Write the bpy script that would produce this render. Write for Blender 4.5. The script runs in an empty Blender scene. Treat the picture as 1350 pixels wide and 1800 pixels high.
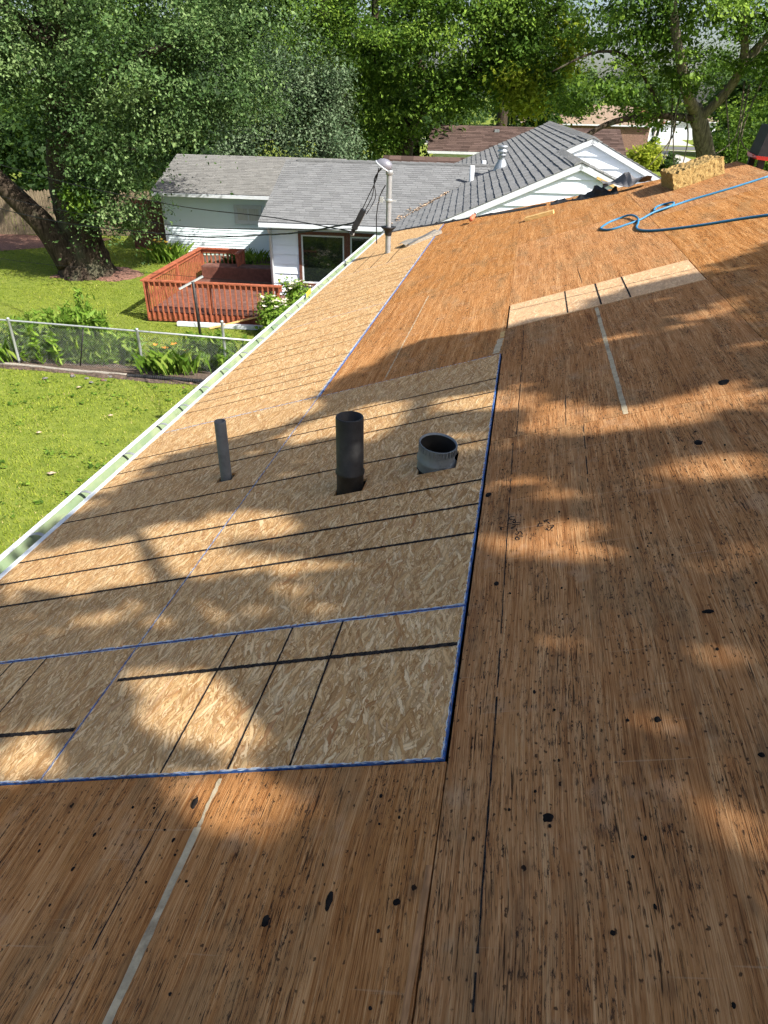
import bpy, math, random
import numpy as np
from mathutils import Vector, Matrix

# ------------------------------------------------------------------ camera, light, exposure
scene = bpy.context.scene
COL = scene.collection
CAM = Vector((0.0, 0.0, 5.9))
F_PX = 1211.0
def _cam_axes():
    f = F_PX
    du = Vector((269, -732, f)).normalized()
    dd = Vector((632 - 675, (f * f + (632 - 675) * 269) / 732.0, f)).normalized()
    Y = du; Z = -dd; X = Y.cross(Z)
    M = Matrix((X, Y, Z))
    return M
_M = _cam_axes()
right = _M @ Vector((1, 0, 0)); down = _M @ Vector((0, 1, 0)); fwd = _M @ Vector((0, 0, 1))
cam_data = bpy.data.cameras.new('camera')
cam = bpy.data.objects.new('camera', cam_data); COL.objects.link(cam)
cam.matrix_world = Matrix(((right.x, -down.x, -fwd.x, CAM.x), (right.y, -down.y, -fwd.y, CAM.y), (right.z, -down.z, -fwd.z, CAM.z), (0, 0, 0, 1)))
cam_data.sensor_fit = 'VERTICAL'; cam_data.sensor_height = 24.0; cam_data.lens = F_PX / 1800.0 * 24.0
cam_data.clip_start = 0.05; cam_data.clip_end = 3000
scene.camera = cam

SUN_DIR = Vector((-0.6726, 0.3158, -0.669)).normalized()       # the way the light travels
sun_data = bpy.data.lights.new('sun', 'SUN'); sun_data.energy = 5.0; sun_data.angle = math.radians(0.53)
sun_data.color = (1.0, 0.955, 0.87)
sun = bpy.data.objects.new('sun', sun_data); COL.objects.link(sun)
sun.rotation_euler = SUN_DIR.to_track_quat('-Z', 'Y').to_euler(); sun.location = (20, -10, 30)

world = bpy.data.worlds.new('World'); scene.world = world; world.use_nodes = True
wn = world.node_tree; wn.nodes.clear()
sky = wn.nodes.new('ShaderNodeTexSky'); sky.sky_type = 'NISHITA'; sky.sun_disc = False
sky.sun_elevation = math.radians(42); sky.sun_rotation = math.radians(115); sky.air_density = 0.9; sky.dust_density = 2.6; sky.ozone_density = 0.7
bg = wn.nodes.new('ShaderNodeBackground'); bg.inputs['Strength'].default_value = 0.09
wo = wn.nodes.new('ShaderNodeOutputWorld')
wn.links.new(sky.outputs[0], bg.inputs[0]); wn.links.new(bg.outputs[0], wo.inputs[0])

scene.view_settings.view_transform = 'Standard'
scene.view_settings.look = 'None'
scene.view_settings.gamma = 1.0
scene.view_settings.use_curve_mapping = False
scene.view_settings.exposure = 1.1
scene.cycles.use_adaptive_sampling = True; scene.cycles.adaptive_threshold = 0.03; scene.cycles.denoising_prefilter = 'NONE'
scene.cycles.max_bounces = 4; scene.cycles.diffuse_bounces = 3; scene.cycles.glossy_bounces = 2; scene.cycles.transmission_bounces = 3

rng = np.random.default_rng(7)
random.seed(7)

# ------------------------------------------------------------------ helpers
W = {}
def _reg(o, parent):
    W[o.name] = Matrix.LocRotScale(o.location, o.rotation_euler, o.scale)
    COL.objects.link(o)
    if parent is not None:
        o.parent = parent
        o.matrix_parent_inverse = W[parent.name].inverted()
def tag(o, label=None, cat=None, group=None, kind=None):
    if label: o['label'] = label
    if cat: o['category'] = cat
    if group: o['group'] = group
    if kind: o['kind'] = kind
    return o
def empty(name, loc, rz=0.0):
    o = bpy.data.objects.new(name, None); o.location = loc; o.rotation_euler = (0, 0, rz); o.empty_display_size = 0.3
    _reg(o, None); return o
def link_mesh(name, me, parent=None, loc=(0, 0, 0), rot=(0, 0, 0)):
    o = bpy.data.objects.new(name, me); o.location = loc; o.rotation_euler = rot
    _reg(o, parent); return o
def mesh(name, verts, faces, mat, parent=None, smooth=False, loc=None, rot=(0, 0, 0), origin='base'):
    """verts in world coordinates unless loc is given (then local to loc/rot)"""
    me = bpy.data.meshes.new(name)
    if loc is None:
        a = np.asarray(verts, dtype=float)
        if origin == 'base' and len(a):
            loc = Vector(((a[:, 0].min() + a[:, 0].max()) / 2, (a[:, 1].min() + a[:, 1].max()) / 2, a[:, 2].min()))
        else: loc = Vector((0, 0, 0))
        verts = (a - np.array(loc)).tolist()
    me.from_pydata(verts, [], faces); me.update()
    if smooth: me.polygons.foreach_set('use_smooth', [True] * len(me.polygons))
    if mat is not None: me.materials.append(mat)
    return link_mesh(name, me, parent, loc, rot)

class MB:
    def __init__(s): s.v = []; s.f = []
    def add(s, vs, fs):
        n = len(s.v); s.v += [tuple(map(float, v)) for v in vs]; s.f += [tuple(i + n for i in f) for f in fs]; return s
    def quad(s, a, b, c, d): return s.add([a, b, c, d], [(0, 1, 2, 3)])
    def hexa(s, p):   # 8 points: bottom 0-3, top 4-7
        return s.add(p, [(3, 2, 1, 0), (4, 5, 6, 7), (0, 1, 5, 4), (1, 2, 6, 5), (2, 3, 7, 6), (3, 0, 4, 7)])
    def box(s, x0, x1, y0, y1, z0, z1):
        return s.hexa([(x0, y0, z0), (x1, y0, z0), (x1, y1, z0), (x0, y1, z0), (x0, y0, z1), (x1, y0, z1), (x1, y1, z1), (x0, y1, z1)])
    def bar(s, a, b, w, h, up=(0, 0, 1)):
        a = Vector(a); b = Vector(b); d = (b - a).normalized(); u = Vector(up)
        r = d.cross(u)
        if r.length < 1e-4: r = d.cross(Vector((1, 0, 0)))
        r.normalize(); u = r.cross(d).normalized(); r = r * w / 2; u = u * h / 2
        return s.hexa([a - r - u, a + r - u, b + r - u, b - r - u, a - r + u, a + r + u, b + r + u, b - r + u])
    def tube(s, pts, rad, n=8, cap=True, jit=0.0):
        pts = [Vector(p) for p in pts]; m = len(pts)
        if not hasattr(rad, '__len__'): rad = [rad] * m
        base = len(s.v); prev = None
        for i, p in enumerate(pts):
            d = (pts[min(i + 1, m - 1)] - pts[max(i - 1, 0)]).normalized()
            if prev is None:
                r = d.cross(Vector((0, 0, 1)))
                if r.length < 0.05: r = d.cross(Vector((0, 1, 0)))
                r.normalize()
            else:
                r = (prev - d * prev.dot(d)).normalized()
            prev = r; q = d.cross(r)
            for k in range(n):
                a = 2 * math.pi * k / n
                rr = rad[i] * (1 + (random.uniform(-jit, jit) if jit else 0))
                s.v.append(tuple(p + r * math.cos(a) * rr + q * math.sin(a) * rr))
        for i in range(m - 1):
            for k in range(n):
                a = base + i * n + k; b = base + i * n + (k + 1) % n
                s.f.append((a, b, b + n, a + n))
        if cap:
            s.f.append(tuple(base + k for k in range(n))[::-1]); s.f.append(tuple(base + (m - 1) * n + k for k in range(n)))
        return s
    def lathe(s, c, prof, n=20, axis=None):
        """prof: list of (r, h) from c along axis"""
        c = Vector(c); ax = Vector(axis or (0, 0, 1)).normalized()
        r0 = ax.cross(Vector((0, 1, 0)))
        if r0.length < .1: r0 = ax.cross(Vector((1, 0, 0)))
        r0.normalize(); q0 = ax.cross(r0); base = len(s.v)
        for r, h in prof:
            for k in range(n):
                a = 2 * math.pi * k / n
                s.v.append(tuple(c + ax * h + r0 * math.cos(a) * r + q0 * math.sin(a) * r))
        for i in range(len(prof) - 1):
            for k in range(n):
                a = base + i * n + k; b = base + i * n + (k + 1) % n
                s.f.append((a, b, b + n, a + n))
        return s
    def prism(s, poly, off):
        """extrude polygon (3d points) by vector off"""
        n = len(poly); off = Vector(off); a = [Vector(p) for p in poly]; b = [p + off for p in a]
        return s.add(a + b, [tuple(range(n))[::-1], tuple(range(n, 2 * n))] + [(i, (i + 1) % n, (i + 1) % n + n, i + n) for i in range(n)])
    def build(s, name, mat, parent=None, smooth=False, **k): return mesh(name, s.v, s.f, mat, parent, smooth, **k)

def catmull(pts, k=8):
    P = [Vector(p) for p in pts]; out = []
    for i in range(len(P) - 1):
        p0 = P[max(i - 1, 0)]; p1 = P[i]; p2 = P[i + 1]; p3 = P[min(i + 2, len(P) - 1)]
        for j in range(k):
            t = j / k
            out.append(0.5 * ((2 * p1) + (p2 - p0) * t + (2 * p0 - 5 * p1 + 4 * p2 - p3) * t * t + (3 * p1 - p0 - 3 * p2 + p3) * t ** 3))
    out.append(P[-1]); return out

# ------------------------------------------------------------------ materials
class NT:
    def __init__(s, name):
        s.m = bpy.data.materials.new(name); s.m.use_nodes = True; s.t = s.m.node_tree; s.t.nodes.clear()
        s.out = s.t.nodes.new('ShaderNodeOutputMaterial')
    def n(s, typ, **kw):
        nd = s.t.nodes.new(typ)
        for k, v in kw.items():
            if k.startswith('i_'): nd.inputs[k[2:].replace('__', ' ')].default_value = v
            else: setattr(nd, k, v)
        return nd
    def l(s, a, b): s.t.links.new(a, b); return s
    def val(s, x, sock):
        if isinstance(x, (int, float, tuple, list)): sock.default_value = x
        else: s.l(x, sock)
    def math(s, op, a, b=None, clamp=False, c=None):
        nd = s.n('ShaderNodeMath', operation=op); nd.use_clamp = clamp
        s.val(a, nd.inputs[0])
        if b is not None: s.val(b, nd.inputs[1])
        if c is not None: s.val(c, nd.inputs[2])
        return nd.outputs[0]
    def mix(s, fac, a, b, blend='MIX'):
        nd = s.n('ShaderNodeMix', data_type='RGBA', blend_type=blend)
        s.val(fac, nd.inputs[0]); s.val(a, nd.inputs[6]); s.val(b, nd.inputs[7]); return nd.outputs[2]
    def coord(s, kind='Object', scale=(1, 1, 1), rot=(0, 0, 0), loc=(0, 0, 0), src=None, rand=False):
        if src is None: src = s.n('ShaderNodeTexCoord').outputs[kind]
        if rand:
            oi = s.n('ShaderNodeObjectInfo'); v = s.n('ShaderNodeVectorMath', operation='SCALE'); c = s.n('ShaderNodeCombineXYZ')
            a = s.math('MULTIPLY', oi.outputs['Random'], 37.0); b = s.math('MULTIPLY', oi.outputs['Random'], 91.0)
            s.l(a, c.inputs[0]); s.l(b, c.inputs[1])
            ad = s.n('ShaderNodeVectorMath', operation='ADD'); s.l(src, ad.inputs[0]); s.l(c.outputs[0], ad.inputs[1]); src = ad.outputs[0]
        mp = s.n('ShaderNodeMapping'); mp.inputs['Scale'].default_value = scale; mp.inputs['Rotation'].default_value = rot; mp.inputs['Location'].default_value = loc
        s.l(src, mp.inputs['Vector']); return mp.outputs[0]
    def noise(s, vec, scale=1.0, detail=4.0, rough=0.55, dist=0.0):
        nd = s.n('ShaderNodeTexNoise'); nd.inputs['Scale'].default_value = scale; nd.inputs['Detail'].default_value = detail
        nd.inputs['Roughness'].default_value = rough; nd.inputs['Distortion'].default_value = dist
        s.l(vec, nd.inputs['Vector']); return nd.outputs['Fac']
    def vor(s, vec, scale=1.0, feature='F1', rand=1.0):
        nd = s.n('ShaderNodeTexVoronoi', feature=feature); nd.inputs['Scale'].default_value = scale; nd.inputs['Randomness'].default_value = rand
        s.l(vec, nd.inputs['Vector']); return nd
    def ramp(s, fac, stops, interp='LINEAR'):
        nd = s.n('ShaderNodeValToRGB'); nd.color_ramp.interpolation = interp
        e = nd.color_ramp.elements
        while len(e) < len(stops): e.new(0.5)
        for i, (p, c) in enumerate(stops):
            e[i].position = p; e[i].color = c if len(c) == 4 else (*c, 1)
        s.l(fac, nd.inputs[0]); return nd.outputs[0]
    def sstep(s, x, a, b):
        nd = s.n('ShaderNodeMapRange', interpolation_type='SMOOTHSTEP'); s.val(x, nd.inputs[0])
        nd.inputs[1].default_value = a; nd.inputs[2].default_value = b; return nd.outputs[0]
    def bump(s, h, strength=0.3, dist=0.01):
        nd = s.n('ShaderNodeBump'); nd.inputs['Strength'].default_value = strength; nd.inputs['Distance'].default_value = dist
        s.l(h, nd.inputs['Height']); return nd.outputs[0]
    def pbr(s, color, rough=0.7, metal=0.0, normal=None, spec=0.3, trans=None):
        p = s.n('ShaderNodeBsdfPrincipled'); s.val(color if not isinstance(color, tuple) or len(color) == 4 else (*color, 1), p.inputs['Base Color'])
        s.val(rough, p.inputs['Roughness']); s.val(metal, p.inputs['Metallic']); p.inputs['Specular IOR Level'].default_value = spec
        if normal is not None: s.l(normal, p.inputs['Normal'])
        if trans is not None:
            tr = s.n('ShaderNodeBsdfTranslucent'); s.val(trans[1] if not isinstance(trans[1], tuple) else (*trans[1], 1), tr.inputs[0])
            mx = s.n('ShaderNodeMixShader'); mx.inputs[0].default_value = trans[0]
            s.l(p.outputs[0], mx.inputs[1]); s.l(tr.outputs[0], mx.inputs[2]); s.l(mx.outputs[0], s.out.inputs[0])
        else: s.l(p.outputs[0], s.out.inputs[0])
        return s.m

def mat_plain(name, col, rough=0.6, metal=0.0, var=0.15, scale=8.0, spec=0.3, bump=0.0, dirt=None, stretch=(1, 1, 1)):
    t = NT(name); c = t.coord(rand=True, scale=stretch); nz = t.noise(c, scale, 5, 0.6)
    f = t.sstep(nz, 0.3, 0.7)
    lo = tuple(x * (1 - var) for x in col); hi = tuple(min(1, x * (1 + var)) for x in col)
    cc = t.mix(f, (*lo, 1), (*hi, 1))
    if dirt:
        d = t.noise(c, scale * 0.35, 6, 0.7); cc = t.mix(t.math('MULTIPLY', t.sstep(d, 0.5, 0.75), dirt[1]), cc, (*dirt[0], 1))
    nrm = t.bump(t.noise(c, scale * 4, 4, 0.6), bump, 0.01) if bump else None
    return t.pbr(cc, rough, metal, nrm, spec)

def mat_plywood():
    t = NT('weathered_plywood')
    src = t.coord(rand=True); oi = t.n('ShaderNodeObjectInfo')
    wob = t.noise(t.coord(src=src, scale=(1.6, 1.1, 1)), 1.0, 2, 0.5)
    wv = t.n('ShaderNodeCombineXYZ'); t.l(t.math('MULTIPLY', wob, 0.06), wv.inputs[0])
    ad = t.n('ShaderNodeVectorMath', operation='ADD'); t.l(src, ad.inputs[0]); t.l(wv.outputs[0], ad.inputs[1]); s2 = ad.outputs[0]
    bands = t.noise(t.coord(src=s2, scale=(26, 0.9, 1), loc=(6, 2, 0)), 1.0, 3, 0.55)
    grain = t.noise(t.coord(src=s2, scale=(95, 2.8, 1)), 1.0, 5, 0.7)
    fine = t.noise(t.coord(src=s2, scale=(390, 7, 1)), 1.0, 3, 0.6)
    broad = t.noise(t.coord(src=src, scale=(5.5, 1.7, 1)), 1.0, 5, 0.68)
    patch = t.noise(t.coord(src=src, scale=(15, 2.6, 1), loc=(5, 3, 0)), 1.0, 5, 0.72)
    tone = t.math('ADD', t.math('ADD', t.math('MULTIPLY', bands, 0.34), t.math('MULTIPLY', grain, 0.44)), t.math('MULTIPLY', t.sstep(fine, 0.25, 0.75), 0.22))
    col = t.ramp(tone, [(0.32, (0.16, 0.062, 0.021)), (0.43, (0.335, 0.141, 0.048)), (0.54, (0.475, 0.233, 0.092)), (0.68, (0.65, 0.382, 0.180))])
    col = t.mix(t.math('MULTIPLY', t.sstep(broad, 0.50, 0.64), 0.42), col, (0.25, 0.160, 0.080, 1))
    col = t.mix(t.math('MULTIPLY', t.sstep(broad, 0.47, 0.34), 0.50), col, (0.41, 0.185, 0.062, 1))
    col = t.mix(t.math('MULTIPLY', t.sstep(patch, 0.54, 0.68), 0.36), col, (0.125, 0.068, 0.038, 1))
    col = t.mix(t.math('MULTIPLY', t.sstep(t.noise(t.coord(src=src, scale=(5, 4, 1), loc=(9, 1, 0)), 1, 4, .7), 0.56, 0.70), 0.30), col, (0.50, 0.34, 0.21, 1))
    # pores: dense tiny dark ticks, and longer open checks
    zone = t.noise(t.coord(src=src, scale=(13, 1.6, 1), loc=(2, 2, 0)), 1, 4, .7)
    pore = t.noise(t.coord(src=s2, scale=(480, 26, 1), loc=(3, 7, 0)), 1.0, 1, 0.5)
    pm = t.math('MULTIPLY', t.sstep(pore, 0.61, 0.67), t.sstep(zone, 0.36, 0.58)); col = t.mix(t.math('MULTIPLY', pm, 0.75), col, (0.035, 0.020, 0.013, 1))
    chk = t.noise(t.coord(src=s2, scale=(240, 8, 1), loc=(1, 5, 0)), 1.0, 2, 0.5)
    cmask = t.math('MULTIPLY', t.sstep(chk, 0.60, 0.66), t.sstep(zone, 0.42, 0.62))
    col = t.mix(t.math('MULTIPLY', cmask, 0.88), col, (0.024, 0.015, 0.012, 1))
    # old felt residue: blackish broken blotches
    res = t.noise(t.coord(src=s2, scale=(150, 26, 1), loc=(1, 4, 0)), 1.0, 5, 0.8)
    rmask = t.math('MULTIPLY', t.sstep(res, 0.535, 0.60), t.sstep(t.noise(t.coord(src=src, scale=(9.5, 1.9, 1), loc=(7, 7, 0)), 1, 5, .72), 0.43, 0.58))
    col = t.mix(t.math('MULTIPLY', rmask, 0.88), col, (0.028, 0.021, 0.019, 1))
    # ragged specks of tar
    wn = t.n('ShaderNodeTexNoise'); wn.inputs['Scale'].default_value = 130; wn.inputs['Detail'].default_value = 2; t.l(src, wn.inputs['Vector'])
    wsc = t.n('ShaderNodeVectorMath', operation='SCALE'); t.l(wn.outputs['Color'], wsc.inputs[0]); wsc.inputs['Scale'].default_value = 0.011
    wad = t.n('ShaderNodeVectorMath', operation='ADD'); t.l(src, wad.inputs[0]); t.l(wsc.outputs[0], wad.inputs[1])
    spk = t.vor(t.coord(src=wad.outputs[0], scale=(13, 8.5, 1)), 1.0)
    sr = t.n('ShaderNodeSeparateColor'); t.l(spk.outputs['Color'], sr.inputs[0])
    rad = t.math('MULTIPLY', t.sstep(sr.outputs[0], 0.60, 1.0), 0.072); dd = spk.outputs['Distance']; on = t.math('GREATER_THAN', sr.outputs[0], 0.64)
    sp = t.math('MULTIPLY', t.sstep(t.math('SUBTRACT', rad, dd), -0.008, 0.010), on)
    halo = t.math('MULTIPLY', t.sstep(t.math('SUBTRACT', t.math('MULTIPLY', rad, 3.5), dd), -0.06, 0.14), on)
    col = t.mix(t.math('MULTIPLY', halo, 0.38), col, (0.06, 0.034, 0.022, 1))
    col = t.mix(t.math('MULTIPLY', sp, 0.93), col, (0.013, 0.011, 0.010, 1))
    spk2 = t.vor(t.coord(src=wad.outputs[0], scale=(95, 60, 1), loc=(4, 4, 0)), 1.0)
    sr2 = t.n('ShaderNodeSeparateColor'); t.l(spk2.outputs['Color'], sr2.inputs[0])
    sp2 = t.math('MULTIPLY', t.sstep(spk2.outputs['Distance'], 0.32, 0.15), t.math('GREATER_THAN', t.math('ADD', sr2.outputs[0], t.math('MULTIPLY', zone, 0.6)), 1.06))
    col = t.mix(t.math('MULTIPLY', sp2, 0.8), col, (0.02, 0.014, 0.012, 1))
    # pale scuffs across the grain
    sc = t.noise(t.coord(src=src, scale=(2.0, 70, 1), rot=(0, 0, 0.25)), 1.0, 2, 0.5)
    col = t.mix(t.math('MULTIPLY', t.sstep(sc, 0.69, 0.74), 0.22), col, (0.55, 0.40, 0.26, 1))
    # every sheet has weathered to its own tone
    hs = t.n('ShaderNodeHueSaturation'); t.l(col, hs.inputs['Color'])
    t.l(t.math('ADD', t.math('MULTIPLY', oi.outputs['Random'], 0.13), 0.94), hs.inputs['Value']); t.l(t.math('ADD', t.math('MULTIPLY', t.math('FRACT', t.math('MULTIPLY', oi.outputs['Random'], 7.3)), 0.07), 0.97), hs.inputs['Saturation'])
    h = t.math('SUBTRACT', t.math('ADD', t.math('MULTIPLY', grain, 0.5), t.math('MULTIPLY', fine, 0.6)), t.math('ADD', t.math('MULTIPLY', cmask, 0.6), t.math('MULTIPLY', pm, 0.3)))
    return t.pbr(hs.outputs[0], 0.82, 0, t.bump(h, 0.9, 0.003), 0.03)

def mat_osb(name='oriented_strand_board', pale=0.0):
    t = NT(name); src = t.coord(rand=True)
    wob = t.n('ShaderNodeTexNoise'); wob.inputs['Scale'].default_value = 45; wob.inputs['Detail'].default_value = 4; t.l(src, wob.inputs['Vector'])
    sc = t.n('ShaderNodeVectorMath', operation='SCALE'); t.l(wob.outputs['Color'], sc.inputs[0]); sc.inputs['Scale'].default_value = 0.016
    ad = t.n('ShaderNodeVectorMath', operation='ADD'); t.l(src, ad.inputs[0]); t.l(sc.outputs[0], ad.inputs[1]); s2 = ad.outputs[0]
    best_p = None
    for i, (ang, sx, sy) in enumerate([(0.10, 92, 11), (-0.32, 100, 12.5), (0.48, 86, 11.5), (1.05, 95, 17), (-0.85, 98, 16), (0.22, 190, 21), (-0.16, 200, 24)]):
        # rotate first (flake lie), then squash into long cells
        r = t.coord(src=s2, rot=(0, 0, ang), loc=(i * 3.7, i * 1.3, 0)); m = t.coord(src=r, scale=(sx, sy, 1))
        v = t.vor(m, 1.0); sp = t.n('ShaderNodeSeparateColor'); t.l(v.outputs['Color'], sp.inputs[0])
        pr = t.math('MULTIPLY', sp.outputs[0], [1.0, 1.0, 1.0, 0.86, 0.84, 0.95, 0.93][i]); tone = sp.outputs[1]; hue = sp.outputs[2]
        if i < 3: fib = t.noise(t.coord(src=r, scale=(300, 14, 1)), 1.0, 3, 0.6)
        tone = t.math('ADD', t.math('MULTIPLY', tone, 0.62), t.math('MULTIPLY', fib, 0.48))
        edge = v.outputs['Distance']
        if best_p is None: best_p, bt, bh, be = pr, tone, hue, edge
        else:
            g = t.math('GREATER_THAN', pr, best_p)
            def pick(a, b):
                nd = t.n('ShaderNodeMix', data_type='FLOAT'); t.l(g, nd.inputs[0]); t.l(a, nd.inputs[2]); t.l(b, nd.inputs[3]); return nd.outputs[0]
            bt = pick(bt, tone); bh = pick(bh, hue); be = pick(be, edge); best_p = t.math('MAXIMUM', pr, best_p)
    col = t.ramp(bt, [(0.16, (0.33, 0.155, 0.054)), (0.32, (0.53, 0.300, 0.122)), (0.52, (0.665, 0.418, 0.195)), (0.72, (0.745, 0.505, 0.262)), (0.92, (0.83, 0.62, 0.37))])
    col = t.mix(t.math('MULTIPLY', t.sstep(bh, 0.90, 0.99), 0.45), col, (0.32, 0.115, 0.05, 1))
    col = t.mix(t.math('MULTIPLY', t.sstep(bh, 0.10, 0.03), 0.18), col, (0.42, 0.38, 0.20, 1))
    col = t.mix(t.math('MULTIPLY', t.sstep(be, 0.36, 0.75), 0.55), col, (0.20, 0.09, 0.03, 1))
    dust = t.noise(t.coord(src=src, scale=(1, .35, 1)), 300, 2, 0.6); col = t.mix(t.math('MULTIPLY', t.sstep(dust, 0.57, 0.70), 0.5), col, (0.20, 0.10, 0.04, 1))
    big = t.noise(t.coord(src=src), 2.3, 3, 0.5); col = t.mix(t.math('MULTIPLY', t.sstep(big, 0.4, 0.7), 0.15), col, (0.42, 0.30, 0.17, 1))
    if pale: col = t.mix(pale, col, (0.78, 0.52, 0.34, 1))
    h = t.math('ADD', t.math('MULTIPLY', best_p, 0.5), t.math('MULTIPLY', bt, 0.6))
    oi = t.n('ShaderNodeObjectInfo'); hs = t.n('ShaderNodeHueSaturation'); t.l(col, hs.inputs['Color']); t.l(t.math('ADD', t.math('MULTIPLY', oi.outputs['Random'], 0.14), 0.93), hs.inputs['Value'])
    return t.pbr(hs.outputs[0], 0.68, 0, t.bump(h, 0.45, 0.003), 0.05)

def mat_leaf(name, stops, trans=0.38, rough=0.6, tcol=(0.25, 0.42, 0.05), spec=0.10):
    t = NT(name); at = t.n('ShaderNodeAttribute'); at.attribute_name = 'tint'
    col = t.ramp(at.outputs['Fac'], stops)
    tc = t.mix(0.55, col, (*tcol, 1))
    return t.pbr(col, rough, 0, None, spec, (trans, tc))

def mat_bark(name, dark=(0.018, 0.013, 0.010), light=(0.075, 0.056, 0.040)):
    t = NT(name); c = t.coord(scale=(9, 9, 1.6)); a = t.noise(c, 1.0, 7, 0.7, 0.6); b = t.noise(t.coord(scale=(2, 2, 1)), 1, 3, .5)
    col = t.ramp(a, [(0.35, dark), (0.62, light)]); col = t.mix(t.math('MULTIPLY', t.sstep(b, 0.5, 0.7), 0.35), col, (0.13, 0.15, 0.09, 1))
    return t.pbr(col, 0.9, 0, t.bump(a, 0.9, 0.06), 0.1)

def mat_ground():
    t = NT('lawn_soil'); c = t.coord()
    a = t.noise(c, 0.35, 5, 0.6); b = t.noise(c, 3.5, 5, 0.65); d = t.noise(c, 40, 3, 0.6)
    col = t.ramp(b, [(0.3, (0.11, 0.15, 0.022)), (0.55, (0.17, 0.21, 0.034)), (0.75, (0.23, 0.25, 0.05))])
    col = t.mix(t.math('MULTIPLY', t.sstep(a, 0.45, 0.7), 0.4), col, (0.17, 0.19, 0.045, 1))
    col = t.mix(t.math('MULTIPLY', t.sstep(d, 0.52, 0.7), 0.5), col, (0.05, 0.075, 0.015, 1))
    return t.pbr(col, 0.95, 0, t.bump(d, 0.6, 0.03), 0.1)

def mat_shingle(name, base, var=0.13):
    t = NT(name); at = t.n('ShaderNodeAttribute'); at.attribute_name = 'tint'
    c = t.coord(); g = t.noise(c, 130, 2, 0.6); w = t.noise(c, 0.8, 4, 0.6)
    lo = tuple(x * (1 - var) for x in base); hi = tuple(x * (1 + var) for x in base)
    col = t.mix(at.outputs['Fac'], (*lo, 1), (*hi, 1))
    col = t.mix(t.math('MULTIPLY', t.sstep(g, 0.45, 0.7), 0.35), col, tuple(x * 0.55 for x in base) + (1,))
    col = t.mix(t.math('MULTIPLY', t.sstep(w, 0.5, 0.75), 0.25), col, tuple(x * 0.75 for x in base) + (1,))
    return t.pbr(col, 0.92, 0, t.bump(g, 0.4, 0.006), 0.04)

def mat_siding(name, col):
    t = NT(name); c = t.coord(rand=True); a = t.noise(c, 1.3, 5, 0.65); b = t.noise(t.coord(rand=True, scale=(1, 1, 9)), 2.5, 4, .6)
    cc = t.mix(t.math('MULTIPLY', t.sstep(a, 0.45, 0.75), 0.18), (*col, 1), tuple(x * 0.78 for x in col) + (1,))
    cc = t.mix(t.math('MULTIPLY', t.sstep(b, 0.55, 0.8), 0.12), cc, (0.55, 0.54, 0.48, 1))
    return t.pbr(cc, 0.5, 0, t.bump(t.noise(t.coord(scale=(2, 2, 60)), 3, 3, .5), 0.08, 0.004), 0.3)

def mat_gutter():
    t = NT('chalky_gutter_lining'); c = t.coord(scale=(1, 1, 1)); a = t.noise(c, 2.2, 5, 0.65); s = t.noise(t.coord(scale=(30, 3, 30)), 1.0, 6, 0.75)
    tc = t.n('ShaderNodeTexCoord'); sx = t.n('ShaderNodeSeparateXYZ'); t.l(tc.outputs['Object'], sx.inputs[0])
    col = t.mix(t.sstep(a, 0.35, 0.7), (0.16, 0.225, 0.13, 1), (0.27, 0.305, 0.18, 1))
    m = t.math('MULTIPLY', t.sstep(s, 0.44, 0.54), t.sstep(sx.outputs[0], -0.03, 0.02))
    col = t.mix(t.math('MULTIPLY', m, 0.9), col, (0.05, 0.045, 0.03, 1))
    m2 = t.math('MULTIPLY', t.sstep(t.noise(t.coord(scale=(50, 8, 50)), 1, 5, .7), 0.56, 0.68), 0.5)
    col = t.mix(m2, col, (0.14, 0.15, 0.09, 1))
    return t.pbr(col, 0.7, 0, None, 0.2)

def mat_foam():
    t = NT('yellow_insulation_foam'); c = t.coord(); a = t.noise(c, 46, 6, 0.75); b = t.vor(t.coord(scale=(1, 1, 1)), 90)
    col = t.ramp(a, [(0.28, (0.16, 0.095, 0.028)), (0.46, (0.30, 0.20, 0.078)), (0.72, (0.40, 0.285, 0.125))])
    return t.pbr(col, 0.95, 0, t.bump(t.math('ADD', a, b.outputs['Distance']), 0.6, 0.006), 0.05)

def mat_galv(name, base=(0.42, 0.45, 0.48), rough=0.45, metal=0.7, dark=0.5):
    t = NT(name); c = t.coord(); v = t.vor(c, 34); sp = t.n('ShaderNodeSeparateColor'); t.l(v.outputs['Color'], sp.inputs[0])
    n = t.noise(c, 9, 5, 0.7)
    col = t.mix(t.math('MULTIPLY', sp.outputs[0], 0.35), (*base, 1), tuple(x * 0.7 for x in base) + (1,))
    col = t.mix(t.math('MULTIPLY', t.sstep(n, 0.48, 0.7), dark), col, tuple(x * 0.35 for x in base) + (1,))
    return t.pbr(col, rough, metal, t.bump(n, 0.1, 0.004), 0.4)

M = {}
M['ply'] = mat_plywood(); M['osb'] = mat_osb(); M['osb_pale'] = mat_osb('new_strand_board_strip', 0.35)
M['black_ink'] = mat_plain('black_guide_ink', (0.028, 0.024, 0.022), 0.95, var=0.6, scale=90, spec=0.05)
M['blue'] = mat_plain('blue_edge_sealer', (0.028, 0.10, 0.32), 0.7, var=0.6, scale=40, dirt=((0.22, 0.24, 0.27), 0.6))
M['fuzz'] = mat_plain('pale_splintered_edge', (0.50, 0.52, 0.52), 0.8, var=0.35, scale=60)
M['filler'] = mat_plain('grey_wood_filler', (0.46, 0.37, 0.24), 0.85, var=0.22, scale=20, dirt=((0.13, 0.085, 0.05), 0.8), bump=0.3)
M['tar'] = mat_plain('black_tar', (0.014, 0.012, 0.011), 0.85, var=0.4, scale=60, spec=0.08)
M['interior_shade'] = mat_plain('painted_interior_shade', (0.02, 0.018, 0.015), 0.95)  # near-black colour stands in for shade inside the roof and duct
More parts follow.
